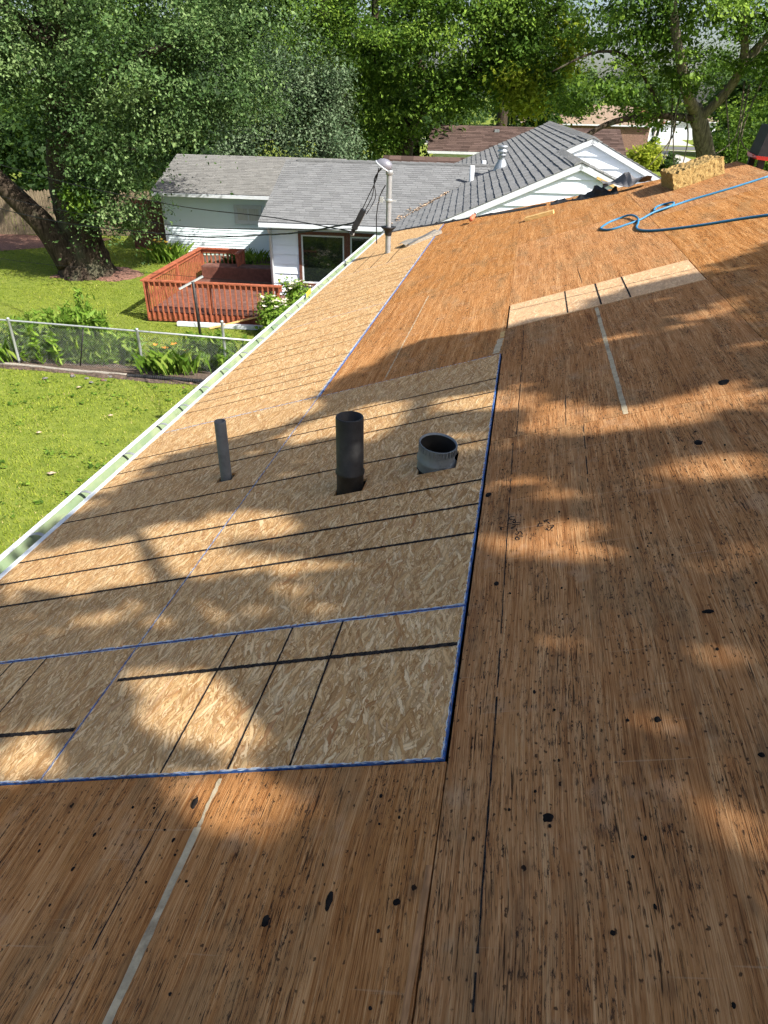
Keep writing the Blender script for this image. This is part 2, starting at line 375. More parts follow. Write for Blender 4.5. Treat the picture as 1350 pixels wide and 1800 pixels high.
M['white'] = mat_plain('white_painted_metal', (0.58, 0.61, 0.65), 0.4, var=0.05, scale=5, dirt=((0.4, 0.4, 0.36), 0.4))
M['gutter'] = mat_gutter(); M['galv'] = mat_galv('galvanised_steel'); M['mastpipe'] = mat_galv('galvanised_conduit', (0.33, 0.34, 0.35), 0.5, 0.45, 0.3)
M['ventgrey'] = mat_galv('weathered_grey_pipe', (0.13, 0.14, 0.15), 0.6, 0.35, 0.5)
M['iron'] = mat_plain('black_cast_iron', (0.016, 0.015, 0.015), 0.55, var=0.5, scale=16, spec=0.4, bump=0.15, dirt=((0.06, 0.055, 0.05), 0.6))
M['duct'] = mat_galv('dull_galvanised_duct', (0.20, 0.225, 0.24), 0.55, 0.4, 0.6)
M['hood'] = mat_plain('grey_cast_hood', (0.20, 0.20, 0.235), 0.45, 0.3, var=0.12)
M['wire'] = mat_plain('black_cable', (0.012, 0.012, 0.013), 0.6, var=0.3)
M['alu'] = mat_plain('bare_aluminium_wire', (0.45, 0.46, 0.47), 0.45, 0.6, var=0.15)
M['brownwall'] = mat_plain('brown_paint', (0.13, 0.05, 0.035), 0.6, var=0.2)
M['siding'] = mat_siding('white_lap_siding', (0.74, 0.80, 0.89)); M['siding_g'] = mat_siding('pale_green_siding', (0.76, 0.86, 0.90))
M['sh_grey'] = mat_shingle('grey_asphalt_shingle', (0.165, 0.168, 0.172)); M['sh_warm'] = mat_shingle('warm_grey_asphalt_shingle', (0.175, 0.172, 0.164))
M['sh_dark'] = mat_shingle('slate_grey_asphalt_shingle', (0.215, 0.217, 0.218)); M['sh_brown'] = mat_shingle('dark_brown_shingle', (0.085, 0.058, 0.05), 0.35)
M['sh_tan'] = mat_shingle('tan_shingle', (0.27, 0.20, 0.15)); M['sh_orange'] = mat_shingle('orange_tan_shingle', (0.42, 0.21, 0.09)); M['sh_red'] = mat_shingle('red_brown_shingle', (0.25, 0.11, 0.075))
M['deck'] = mat_plain('red_brown_deck_stain', (0.31, 0.092, 0.046), 0.65, var=0.25, scale=6, dirt=((0.16, 0.09, 0.06), 0.4))
M['deckfloor'] = mat_plain('worn_deck_boards', (0.14, 0.065, 0.05), 0.75, var=0.3, scale=5, dirt=((0.22, 0.19, 0.15), 0.5))
M['glass'] = NT('window_glass').pbr((0.012, 0.016, 0.014), 0.06, 0, None, 0.6)
M['curtain'] = mat_plain('pale_curtain', (0.55, 0.55, 0.52), 0.9, stretch=(20, 1, 1), scale=3)
M['bark'] = mat_bark('rough_bark'); M['bark_grey'] = mat_bark('grey_bark', (0.06, 0.05, 0.038), (0.22, 0.19, 0.135)); M['birch'] = mat_plain('pale_birch_bark', (0.55, 0.52, 0.46), 0.8, var=0.2, scale=12)
M['ground'] = mat_ground()
M['stockade'] = mat_plain('grey_weathered_fence_board', (0.20, 0.155, 0.10), 0.85, var=0.35, scale=3, stretch=(6, 6, 1))
M['mulch'] = mat_plain('red_brown_mulch', (0.20, 0.105, 0.075), 0.95, var=0.5, scale=22, bump=0.8, dirt=((0.05, 0.035, 0.03), 0.7))
M['soil'] = mat_plain('dark_bed_soil', (0.085, 0.062, 0.048), 0.95, var=0.5, scale=18, bump=0.8, dirt=((0.22, 0.13, 0.10), 0.7))
M['gravel'] = mat_plain('grey_gravel', (0.15, 0.14, 0.135), 0.95, var=0.6, scale=40, bump=0.8)
M['asphalt'] = mat_plain('asphalt', (0.10, 0.10, 0.105), 0.9, var=0.2, scale=6)
M['concrete'] = mat_plain('concrete', (0.42, 0.40, 0.36), 0.9, var=0.15, scale=2)
M['foam'] = mat_foam()
M['hose'] = mat_plain('blue_air_hose', (0.03, 0.18, 0.34), 0.45, var=0.12, spec=0.4)
M['bag'] = mat_plain('black_plastic', (0.014, 0.014, 0.016), 0.5, var=0.3, scale=20); M['bagred'] = mat_plain('red_plastic', (0.42, 0.03, 0.025), 0.5, var=0.2)
M['felt'] = mat_plain('black_roofing_felt', (0.022, 0.022, 0.024), 0.85, var=0.4, scale=9, bump=0.5); M['felt_grey'] = mat_plain('sun_bleached_felt', (0.13, 0.125, 0.13), 0.9, var=0.2, scale=9)
M['lumber'] = mat_plain('yellow_pine_offcut', (0.55, 0.36, 0.14), 0.75, var=0.2, scale=7, stretch=(1, 8, 8)); M['oldwood'] = mat_plain('grey_old_wood', (0.26, 0.235, 0.20), 0.85, var=0.3, scale=9, stretch=(2, 9, 9))
M['blackpipe'] = mat_plain('black_corrugated_plastic', (0.014, 0.014, 0.016), 0.5, var=0.3)
M['postgrey'] = mat_galv('galvanised_fence_steel', (0.46, 0.48, 0.48), 0.5, 0.5, 0.2)
M['carpaint'] = NT('dark_blue_car_paint').pbr((0.02, 0.04, 0.09), 0.2, 0.3, None, 0.6); M['tyre'] = mat_plain('tyre_rubber', (0.015, 0.015, 0.015), 0.8)
M['coral'] = mat_plain('coral_plastic', (0.55, 0.15, 0.08), 0.5); M['brick'] = mat_plain('brown_brick', (0.20, 0.12, 0.09), 0.9, var=0.35, scale=10)
M['petal_o'] = mat_plain('orange_petals', (0.75, 0.26, 0.03), 0.6); M['petal_y'] = mat_plain('yellow_petals', (0.75, 0.50, 0.06), 0.6); M['petal_w'] = mat_plain('cream_petals', (0.72, 0.66, 0.52), 0.6)
M['leaf_a'] = mat_leaf('green_leaf_cool', [(0.0, (0.012, 0.028, 0.008)), (0.5, (0.056, 0.108, 0.030)), (1.0, (0.17, 0.245, 0.09))], 0.20, 0.55, (0.16, 0.30, 0.06), 0.16)
M['leaf_b'] = mat_leaf('green_leaf_maple', [(0.0, (0.012, 0.029, 0.005)), (0.5, (0.066, 0.130, 0.016)), (1.0, (0.21, 0.31, 0.042))], 0.26, 0.5)
M['leaf_s'] = mat_leaf('silvery_leaf', [(0.0, (0.022, 0.045, 0.018)), (0.5, (0.075, 0.12, 0.058)), (1.0, (0.20, 0.26, 0.155))], 0.18, 0.5, (0.25, 0.32, 0.16))
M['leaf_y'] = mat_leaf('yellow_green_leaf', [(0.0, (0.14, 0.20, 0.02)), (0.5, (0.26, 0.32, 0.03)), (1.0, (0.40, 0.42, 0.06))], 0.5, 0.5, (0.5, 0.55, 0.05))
M['leaf_d'] = mat_leaf('dark_leaf', [(0.0, (0.008, 0.018, 0.006)), (0.5, (0.018, 0.040, 0.010)), (1.0, (0.05, 0.09, 0.022))], 0.3, 0.55)
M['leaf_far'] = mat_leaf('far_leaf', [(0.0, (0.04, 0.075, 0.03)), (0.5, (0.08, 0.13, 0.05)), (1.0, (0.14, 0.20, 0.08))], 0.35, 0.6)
M['grass'] = mat_leaf('grass_blade', [(0.0, (0.10, 0.15, 0.016)), (0.5, (0.24, 0.29, 0.036)), (0.85, (0.35, 0.365, 0.065)), (1.0, (0.46, 0.39, 0.16))], 0.35, 0.6, (0.3, 0.42, 0.04), 0.05)
M['lily'] = mat_leaf('lily_leaf', [(0.0, (0.08, 0.16, 0.02)), (0.5, (0.16, 0.27, 0.035)), (1.0, (0.28, 0.37, 0.07))], 0.4, 0.5)
M['splinter'] = mat_plain('raw_wood_splinter', (0.40, 0.20, 0.085), 0.8, var=0.3, scale=12, stretch=(8, 1, 1), dirt=((0.08, 0.04, 0.02), 0.7))
M['drygrey'] = mat_plain('dry_leaf_litter', (0.42, 0.31, 0.22), 0.9, var=0.3, scale=20)
WRITING= [[(0.095, 2.142), (0.084, 2.144), (0.076, 2.141), (0.077, 2.131), (0.081, 2.125)], [(0.07, 2.121), (0.084, 2.122), (0.101, 2.121)], [(0.101, 2.107), (0.094, 2.117), (0.09, 2.11), (0.092, 2.101), (0.098, 2.1), (0.1, 2.109), (0.094, 2.118)], [(0.07, 2.096), (0.091, 2.098), (0.12, 2.095)], [(0.087, 2.088), (0.115, 2.081)], [(0.102, 2.081), (0.099, 2.073), (0.093, 2.072), (0.092, 2.062), (0.087, 2.061), (0.086, 2.069), (0.089, 2.071), (0.094, 2.067)], [(0.103, 2.058), (0.106, 2.042)], [(0.101, 2.026), (0.106, 2.016), (0.11, 2.018), (0.113, 2.031), (0.117, 2.035), (0.123, 2.025), (0.126, 2.012)], [(0.129, 2.0), (0.114, 2.008), (0.104, 2.003), (0.102, 1.993), (0.107, 1.983), (0.115, 1.984), (0.115, 1.994), (0.108, 2.0), (0.103, 1.996)], [(0.041, 2.088), (0.059, 2.077)], [(0.047, 2.067), (0.049, 2.084), (0.052, 2.061)], [(0.186, 2.072), (0.18, 2.065), (0.178, 2.05)], [(0.184, 2.063), (0.194, 2.063)], [(0.174, 2.05), (0.196, 2.049)], [(0.215, 2.085), (0.198, 2.08), (0.202, 2.071), (0.209, 2.075), (0.207, 2.085)], [(0.211, 2.07), (0.218, 2.054)], [(0.21, 2.04), (0.229, 2.043), (0.23, 2.034), (0.226, 2.026), (0.223, 2.027)], [(0.225, 2.035), (0.221, 2.019), (0.215, 2.012), (0.209, 2.02), (0.208, 2.03)]]
LIT={
 'B': [(-1.382, 3.544), (-0.839, 3.715), (-0.044, 3.461), (-0.026, 3.217), (-0.421, 3.264), (-0.879, 3.305), (-1.159, 3.324)] ,
 'C': [(-2.645, 2.551), (-1.943, 2.603), (-1.236, 2.638), (-0.949, 2.509), (-0.698, 2.226), (-0.199, 2.059), (-0.076, 2.089), (-0.057, 1.984), (-0.436, 1.939), (-0.983, 2.03), (-2.262, 2.103)] ,
 'D': [(-0.029, 2.075), (0.205, 2.025), (0.388, 1.989), (0.381, 1.795), (0.185, 1.804), (-0.023, 1.809)] ,
 'E': [(0.897, 3.051), (1.144, 3.066), (1.069, 2.768), (0.752, 2.731), (0.564, 2.789), (0.737, 2.911)] ,
 'E2': [(0.139, 2.9), (0.66, 2.841), (0.746, 2.694), (0.307, 2.723)] ,
 'F': [(0.815, 2.331), (0.964, 2.357), (0.91, 2.145), (0.822, 2.2)] ,
 'G': [(-1.132, 1.465), (-0.933, 1.505), (-0.56, 1.46), (-0.55, 1.14), (-0.767, 1.15), (-1.031, 1.241)] ,
 'H': [(-0.732, 1.06), (-0.339, 1.056), (-0.329, 0.994), (-0.473, 0.916), (-0.64, 0.943)] ,
 'J': [(-1.55, 1.27), (-1.387, 1.27), (-1.159, 1.082), (-1.39, 1.082)] ,
 'I': [(0.328, 1.223), (0.519, 1.22), (0.494, 1.139), (0.334, 1.137)] ,
 'K': [(0.337, 1.534), (0.517, 1.479), (0.528, 1.38), (0.399, 1.416)] ,
 'L': [(0.008, 3.295), (0.287, 3.262), (0.327, 2.912), (0.052, 2.843)] ,
}
FAR= [(-2.633, 2.829), (-2.394, 3.186), (-2.01, 3.61), (-1.4, 3.594), (-1.16, 3.801), (-1.147, 4.337), (-0.647, 4.788), (-0.028, 4.61), (0.381, 4.648), (0.787, 4.822), (1.227, 4.787), (1.657, 5.084)]
HOSE= [(2.262, 7.46), (2.013, 7.404), (1.817, 7.382), (1.597, 7.372), (1.441, 7.326), (1.308, 7.268), (1.269, 7.35), (1.318, 7.517), (1.398, 7.541), (1.451, 7.422), (1.409, 7.28), (1.25, 7.205), (1.112, 7.092), (0.981, 7.036), (0.854, 7.007), (0.787, 7.123), (0.78, 7.234), (0.861, 7.393), (0.973, 7.466), (1.061, 7.403), (1.099, 7.151), (1.08, 6.952), (1.047, 6.79), (1.056, 6.623), (1.146, 6.437), (1.336, 6.245), (1.519, 6.108), (1.696, 5.999), (1.859, 5.877)]
HANG= [2.765, 3.245, 3.778, 4.274, 4.639, 5.034, 5.482]
LIT.update({
 'E': [(0.024, 3.233), (0.287, 3.247), (0.529, 2.9), (0.788, 2.947), (1.137, 3.035), (1.058, 2.726), (0.817, 2.629), (0.528, 2.662), (0.141, 2.743)] ,
 'm2': [(0.078, 2.42), (0.295, 2.407), (0.594, 2.356), (0.959, 2.336), (0.91, 2.145), (0.566, 2.143), (0.187, 2.225)] ,
 'm3': [(0.373, 1.797), (0.588, 1.744), (0.805, 1.731), (0.759, 1.548), (0.557, 1.553), (0.389, 1.612)] ,
 'm4': [(0.319, 1.478), (0.544, 1.474), (0.734, 1.451), (0.688, 1.271), (0.447, 1.264), (0.311, 1.349)] ,
 'm5': [(0.224, 1.234), (0.561, 1.224), (0.604, 1.106), (0.306, 1.099)] ,
 'm6': [(-0.346, 1.027), (-0.062, 1.028), (-0.052, 0.953), (-0.258, 0.917)] ,
 'm7': [(-0.814, 3.311), (-0.078, 3.054), (-0.081, 2.716), (-0.624, 2.769)] ,
 'm8': [(-0.629, 1.992), (-0.1, 1.915), (-0.116, 1.715), (-0.566, 1.775)] ,
 'm9': [(0.743, 4.14), (1.271, 4.112), (1.29, 3.639), (0.762, 3.596)] ,
})
for _k in ('E2', 'I', 'K', 'L', 'm8'): LIT.pop(_k)
LIT.update({
 'ma': [(-1.15, 1.534), (-0.479, 1.481), (-0.054, 1.468), (-0.035, 1.091), (-0.929, 1.121)] ,
 'mb': [(-0.739, 2.195), (-0.05, 2.025), (-0.03, 1.698), (-0.66, 1.672), (-1.935, 1.72), (-2.187, 2.015), (-0.969, 1.997)] ,
})

# ------------------------------------------------------------------ ground and roads
NTH = math.radians(4.5)
NC, NS = math.cos(NTH), math.sin(NTH)
def NW(x, y, z=0.0): return Vector((x * NC - y * NS, x * NS + y * NC, z))      # the neighbours' street grid, turned 4.5 degrees
def sheet_on_ground(name, poly, z, mat, label=None):
    o = MB().add([(p.x, p.y, z) for p in poly], [tuple(range(len(poly)))]).build(name, mat); tag(o, kind='structure'); return o
g = MB().add([(-1500, -1500, 0), (1500, -1500, 0), (1500, 1500, 0), (-1500, 1500, 0)], [(0, 1, 2, 3)]).build('ground', M['ground'])
tag(g, kind='structure')
sheet_on_ground('road', [NW(-40, 108.5), NW(120, 108.5), NW(120, 116), NW(-40, 116)], 0.004, M['asphalt'])
sheet_on_ground('pavement', [NW(-40, 105.5), NW(120, 105.5), NW(120, 107), NW(-40, 107)], 0.006, M['concrete'])
sheet_on_ground('pavement', [NW(-40, 118.5), NW(120, 118.5), NW(120, 120), NW(-40, 120)], 0.006, M['concrete'])
sheet_on_ground('driveway', [NW(19, 70), NW(24.5, 70), NW(26, 105.4), NW(22, 105.4)], 0.005, M['concrete'])
sheet_on_ground('driveway', [NW(24, 120.1), NW(33, 120.1), NW(36, 140), NW(27, 140)], 0.005, M['concrete'])
# beds: slightly mounded sheets with a ragged outline
def bed(name, pts, mat, z=0.02):
    c = sum(pts, Vector((0, 0, 0))) / len(pts); vs = [(c.x, c.y, z + 0.05)]; ring = []
    for i in range(len(pts)):
        a = pts[i]; b = pts[(i + 1) % len(pts)]; k = max(2, int((b - a).length / 0.25))
        for j in range(k):
            p = a.lerp(b, j / k); ring.append((p.x + random.uniform(-.07, .07), p.y + random.uniform(-.07, .07), z * 0.3))
    inner = [((x - c.x) * 0.8 + c.x, (y - c.y) * 0.8 + c.y, z + random.uniform(0.01, 0.05)) for x, y, _ in ring]
    n = len(ring); vs += ring + inner; fs = []
    for i in range(n):
        j = (i + 1) % n; fs.append((1 + i, 1 + j, 1 + n + j, 1 + n + i)); fs.append((1 + n + i, 1 + n + j, 0))
    return tag(mesh(name, vs, fs, mat), kind='structure')
bed('planting_bed', [NW(-14.5, 15.05), NW(-10, 15.0), NW(-7, 14.65), NW(-3.0, 14.5), NW(-3.0, 15.5), NW(-6.5, 15.6), NW(-10, 15.7), NW(-14.5, 15.7)], M['soil'])
bed('mulch_bed', [NW(-24, 26.8), NW(-19.5, 27.6), NW(-16.2, 30.0), NW(-15.6, 31.6), NW(-24, 31.8)], M['mulch'])
bed('mulch_bed', [NW(-14.6, 24.0), NW(-12.0, 23.9), NW(-11.4, 25.0), NW(-12.6, 26.2), NW(-14.8, 25.8)], M['mulch'])
bed('planting_bed', [NW(-12.2, 27.4), NW(-9.6, 27.6), NW(-6.4, 27.9), NW(-6.4, 28.9), NW(-12.2, 28.9)], M['soil'])
bed('gravel_patch', [NW(-7.4, 24.6), NW(-5.9, 24.6), NW(-5.9, 27.4), NW(-7.6, 27.4)], M['gravel'])

# ------------------------------------------------------------------ the house with the open roof
SL = math.atan(1 / 3.0); CV, SV = math.cos(SL), math.sin(SL)
RO = Vector((0, 0, 4.588))
def RW(v, u, n=0.0): return Vector((v * CV - n * SV, u, RO.z + v * SV + n * CV))
V0, V1, V2, V3, V4 = -2.485, -1.2365, -0.030, 1.2015, 2.345
def hip(v): return 12.5 + (v - V0) * (9.15 - 12.5) / (V3 - V0) if v < V3 else 9.15 + (v - V3) * (9.0 - 9.15) / (V4 - V3)
house = empty('house', (2.2, 2.0, 0.0))
tag(house, 'ranch house roof stripped to bare plywood and new strand board panels', 'house')

def clip_far(poly):
    """cut a (v,u) polygon at the hip line of its column"""
    vm = (min(p[0] for p in poly) + max(p[0] for p in poly)) / 2
    a = (V0, hip(V0)) if vm < V3 else (V3 + 1e-6, hip(V3)); b = (V3, hip(V3)) if vm < V3 else (V4, hip(V4))
    out = []
    def ins(p): return p[1] - (a[1] + (p[0] - a[0]) * (b[1] - a[1]) / (b[0] - a[0]))
    for i in range(len(poly)):
        p, q = poly[i], poly[(i + 1) % len(poly)]; dp, dq = ins(p), ins(q)
        if dp <= 0: out.append(p)
        if dp * dq < 0:
            t = dp / (dp - dq); out.append((p[0] + (q[0] - p[0]) * t, p[1] + (q[1] - p[1]) * t))
    return out
def sheet(name, v0, v1, u0, u1, mats, top=0.0, thick=0.012, holes=(), label=None):
    vc, uc = (v0 + v1) / 2, (u0 + u1) / 2
    mb = MB(); mi = []
    if not holes:
        poly = clip_far([(v0, u0), (v1, u0), (v1, u1), (v0, u1)])
        if len(poly) < 3: return None
        n = len(poly)
        vs = [(p[0] - vc, p[1] - uc, top - thick) for p in poly] + [(p[0] - vc, p[1] - uc, top) for p in poly]
        fs = [tuple(range(n))[::-1], tuple(range(n, 2 * n))] + [(i, (i + 1) % n, (i + 1) % n + n, i + n) for i in range(n)]
        mb.add(vs, fs); mi = [0, 0] + [1] * n
    else:
        xs = sorted({v0, v1, *[h[0] for h in holes], *[h[1] for h in holes]}); ys = sorted({u0, u1, *[h[2] for h in holes], *[h[3] for h in holes]})
        def solid(i, j):
            if i < 0 or j < 0 or i >= len(xs) - 1 or j >= len(ys) - 1: return False
            x, y = (xs[i] + xs[i + 1]) / 2, (ys[j] + ys[j + 1]) / 2
            return not any(h[0] < x < h[1] and h[2] < y < h[3] for h in holes)
        for i in range(len(xs) - 1):
            for j in range(len(ys) - 1):
                if not solid(i, j): continue
                a, b, c, d = xs[i] - vc, xs[i + 1] - vc, ys[j] - uc, ys[j + 1] - uc; lo, hi = top - thick, top
                mb.quad((a, c, hi), (b, c, hi), (b, d, hi), (a, d, hi)); mi.append(0)
                mb.quad((a, d, lo), (b, d, lo), (b, c, lo), (a, c, lo)); mi.append(0)
                for (ii, jj, q) in ((i, j - 1, ((a, c, lo), (b, c, lo), (b, c, hi), (a, c, hi))), (i, j + 1, ((b, d, lo), (a, d, lo), (a, d, hi), (b, d, hi))),
                                    (i - 1, j, ((a, d, lo), (a, c, lo), (a, c, hi), (a, d, hi))), (i + 1, j, ((b, c, lo), (b, d, lo), (b, d, hi), (b, c, hi)))):
                    if not solid(ii, jj):
                        mb.quad(*q); edge = ii < 0 or jj < 0 or ii >= len(xs) - 1 or jj >= len(ys) - 1; mi.append(1 if edge else 0)
    o = mb.build(name, mats[0], house, loc=RW(vc, uc), rot=(0, -SL, 0))
    o.data.materials.append(mats[1]); o.data.polygons.foreach_set('material_index', mi)
    if label: o['label'] = label
    return o
def ribbon(name, pts, width, mat, parent, n=0.001, jit=0.0, step=0.012, closed=False, gap=0.0):
    """flat painted line on the roof plane along (v,u) points, its edges a little ragged"""
    P = []
    for i in range(len(pts) - 1):
        a = Vector((*pts[i], 0)); b = Vector((*pts[i + 1], 0)); k = max(1, int((b - a).length / step))
        P += [a.lerp(b, j / k) for j in range(k)]
    P.append(Vector((*pts[-1], 0)))
    vs = []; fs = []
    for i, p in enumerate(P):
        d = (P[min(i + 1, len(P) - 1)] - P[max(i - 1, 0)]); d = Vector((-d.y, d.x, 0)).normalized()
        w1 = width / 2 + random.uniform(-jit, jit); w2 = width / 2 + random.uniform(-jit, jit)
        a = p + d * w1; b = p - d * w2
        vs += [RW(a.x, a.y, n), RW(b.x, b.y, n)]
        if i and not (gap and random.random() < gap): fs.append((2 * i - 2, 2 * i - 1, 2 * i + 1, 2 * i))
    if not fs: return None
    return mesh(name, vs, fs, mat, parent)

OT = 0.004
PLY = (M['ply'], M['ply']); OSB = (M['osb'], M['blue'])
g_ = 0.0015
H1 = (-1.524, -1.428, 2.990, 3.075); H2 = (-0.725, -0.588, 2.570, 2.690); H3 = (-0.345, -0.170, 2.625, 2.795)
sheets = {}
# columns: lower edge row, second row, third row, top row
for u0, u1 in ((-6.24, -3.805), (-3.80, -1.365), (-1.36, 1.076)):
    sheet('plywood_sheet', V0, V1 - g_, u0, u1, PLY)
for u0, u1 in ((-6.24, -3.805), (-3.80, -1.365), (-1.36, 1.076)):
    sheets['low', u0] = sheet('plywood_sheet', V1 + g_, V2 - 0.004, u0, u1, PLY)
sheets['a0'] = sheet('osb_sheet', V0, V1 - g_, 1.081, 1.653, OSB, OT)
sheets['a1'] = sheet('osb_sheet', V0, V1 - g_, 1.657, 4.083, OSB, OT, holes=[H1])
sheets['a2'] = sheet('osb_sheet', V0, V1 - g_, 4.087, 6.520, OSB, OT)
sheets['a3'] = sheet('osb_sheet', V0, V1 - g_, 6.524, 8.960, OSB, OT)
sheets['a4'] = sheet('osb_sheet', V0, V1 - g_, 8.964, 12.6, OSB, OT)
sheets['b0'] = sheet('osb_sheet', V1 + g_, V2 - 0.010, 1.081, 1.653, OSB, OT)
sheets['b1'] = sheet('osb_sheet', V1 + g_, V2 - 0.010, 1.657, 4.070, OSB, OT, holes=[H2, H3])
for u0, u1 in ((4.074, 6.40), (6.406, 8.82), (8.827, 12.6)): sheets['b', u0] = sheet('plywood_sheet', V1 + g_ + 0.002, V2 - 0.002, u0, u1, PLY)
for u0, u1 in ((-4.49, -2.055), (-2.05, 0.386), (0.390, 2.832), (2.837, 4.597)): sheets['c', u0] = sheet('plywood_sheet', V2, V3 - g_, u0, u1, PLY)
sheets['c2'] = sheet('osb_sheet', V2 + 0.012, V3 - 0.008, 4.600, 5.186, (M['osb_pale'], M['osb_pale']), 0.003, label='pale new strand board strip let into the old plywood')
for u0, u1 in ((5.190, 7.63), (7.634, 12.0)): sheets['c', u0] = sheet('plywood_sheet', V2, V3 - g_, u0, u1, PLY)
for u0, u1 in ((-5.12, -2.685), (-2.68, -0.245), (-0.24, 2.195), (2.199, 4.625), (4.629, 7.06), (7.064, 9.5)): sheets['d', u0] = sheet('plywood_sheet', V3 + g_, V4 - 0.004, u0, u1, PLY)

def vline(key, u, v0, v1, w=0.017, jit=0.0016): ribbon('guide_line', [(v0, u), (v1, u)], w, M['black_ink'], sheets[key], OT + 0.0012, jit, 0.007)
def uline(key, v, u0, u1, w=0.0065, jit=0.0008): ribbon('guide_line', [(v, u0), (v, u1)], w, M['black_ink'], sheets[key], OT + 0.0012, jit, 0.008)
for u in (2.068, 2.274, 2.470, 2.856, 3.249, 3.448, 3.648):
    w = 0.0135 if u < 2.5 else 0.0115
    vline('a1', u, V0 + 0.02, V1 - 0.004, w)
    if u == 2.856: vline('b1', u, V1 + 0.004, V2 - 0.014, w)
    elif u == 2.470 or u == 2.274 or u == 2.068 or u > 3: vline('b1', u, V1 + 0.004, V2 - 0.014, w)
for v in (-0.828, -0.620, -0.441): uline('b0', v, 1.085, 1.650)
vline('b0', 1.482, V1 + 0.02, -0.047, 0.0155)
uline('a0', -1.644, 1.30, 1.650); uline('a0', -1.808, 1.35, 1.650); vline('a0', 1.271, -2.1, -1.247, 0.0165)
for key, us in (('a2', (4.42, 4.62, 4.80, 4.99, 5.38, 5.60, 5.80, 6.19)), ('a3', (6.78, 6.98, 7.18, 7.58, 7.78, 7.98, 8.37, 8.6))):
    for u in us: vline(key, u, V0 + 0.02, V1 - 0.006, 0.009, 0.0015)
for v in (-2.18, -1.95, -1.72): uline('a4', v, 8.97, 9.0 + random.uniform(1.2, 1.9), 0.012)
for v, w in ((0.373, .009), (0.582, .011), (0.760, .010)): ribbon('guide_line', [(v, 4.604), (v, 5.182)], w, M['black_ink'], sheets['c2'], 0.0042, 0.001)
ribbon('guide_line', [(V2 + 0.02, 5.03), (V3 - 0.012, 4.90)], 0.006, M['black_ink'], sheets['c2'], 0.0042, 0.001)

# blue sealed edges with their whitish splintered fringe
def edge(key, a, b, wblue=0.006, wf=0.009, side=1, n=OT + 0.0008, gap=0.12):
    d = Vector((b[0] - a[0], b[1] - a[1], 0)).normalized(); nn = Vector((-d.y, d.x, 0)) * side
    o1 = nn * (wblue / 2); o2 = nn * (wblue + wf / 2 - 0.002)
    ribbon('sealed_edge', [(a[0] + o1.x, a[1] + o1.y), (b[0] + o1.x, b[1] + o1.y)], wblue, M['blue'], sheets[key], n + 0.0006, 0.0012)
    ribbon('splintered_fringe', [(a[0] + o2.x, a[1] + o2.y), (b[0] + o2.x, b[1] + o2.y)], wf, M['fuzz'], sheets[key], n, min(0.003, wf * .45), 0.008, gap=gap)
edge('b0', (V1, 1.081), (V2 - 0.010, 1.081), 0.0012, 0.005, 1); edge('a0', (V0 + .02, 1.081), (V1, 1.081), 0.002, 0.006, 1)
edge('b0', (V1, 1.653), (V2 - 0.010, 1.653), 0.003, 0.004, -1); edge('b1', (V1, 1.657), (V2 - .010, 1.657), 0.003, 0.008, 1)
edge('a0', (V0 + .02, 1.653), (V1, 1.653), 0.003, 0.004, -1); edge('a1', (V0 + .02, 1.657), (V1, 1.657), 0.003, 0.008, 1)
edge('b0', (V2 - 0.010, 1.081), (V2 - 0.010, 1.653), 0.003, 0.005, 1); edge('b1', (V2 - 0.010, 1.657), (V2 - 0.010, 4.07), 0.003, 0.005, 1)
edge('a0', (V1 - g_, 1.081), (V1 - g_, 1.653), 0.002, 0.003, 1); edge('b0', (V1 + g_, 1.081), (V1 + g_, 1.653), 0.002, 0.003, -1)
edge('a1', (V1 - g_, 1.657), (V1 - g_, 4.08), 0.0014, 0.005, 1); edge('a2', (V1 - g_, 4.09), (V1 - g_, 6.52), 0.003, 0.016, 1); edge('a3', (V1 - g_, 6.53), (V1 - g_, 8.96), 0.002, 0.016, 1); edge('a4', (V1 - g_, 8.97), (V1 - g_, 11.2), 0.007, 0.010, 1)
edge('a1', (V0 + .02, 4.083), (V1, 4.083), 0.004, 0.012, -1, gap=0.3); edge('b1', (V1, 4.070), (V2 - .01, 4.070), 0.0015, 0.007, -1, gap=0.45)
edge('a2', (V0 + .02, 6.52), (V1, 6.52), 0.002, 0.010, -1, gap=0.4); edge('a3', (V0 + .02, 8.96), (V1, 8.96), 0.002, 0.010, -1, gap=0.4)
# filler strips over the plugged veneer joints
def filler(key, v, u0, u1, w, j=0.0016):
    o = ribbon('filler_strip', [(v, u0), (v, u1)], w, M['filler'], sheets[key], 0.0012, j, 0.035); o['label'] = 'pale grey wood filler strip along the grain'
filler(('c', 2.837), 0.548, 2.84, 4.57, 0.021); filler(('low', -1.36), -0.632, -0.4, 0.92, 0.021); ribbon('filler_strip', [(-0.632, 0.92), (-0.632, 1.06)], 0.011, M['filler'], sheets['low', -1.36], 0.0012, 0.003)
ribbon('filler_strip', [(-0.79, 4.12), (-0.80, 6.3)], 0.010, M['filler'], sheets['b', 4.074], 0.0012, 0.003, gap=0.15)
ribbon('torn_splinter', [(-0.049, 0.2), (-0.047, 0.5), (-0.040, 0.82)], 0.013, M['splinter'], sheets['low', -1.36], 0.0012, 0.0015, 0.05).__setitem__('label', 'long pale splinter torn from the sheet edge')
ribbon('filler_strip', [(-0.072, 4.11), (-0.055, 4.40)], 0.040, M['filler'], sheets['b', 4.074], 0.0014, 0.004)
ribbon('filler_strip', [(-0.05, 4.42), (-0.045, 4.55)], 0.030, M['lumber'], sheets['b', 4.074], 0.0014, 0.004)
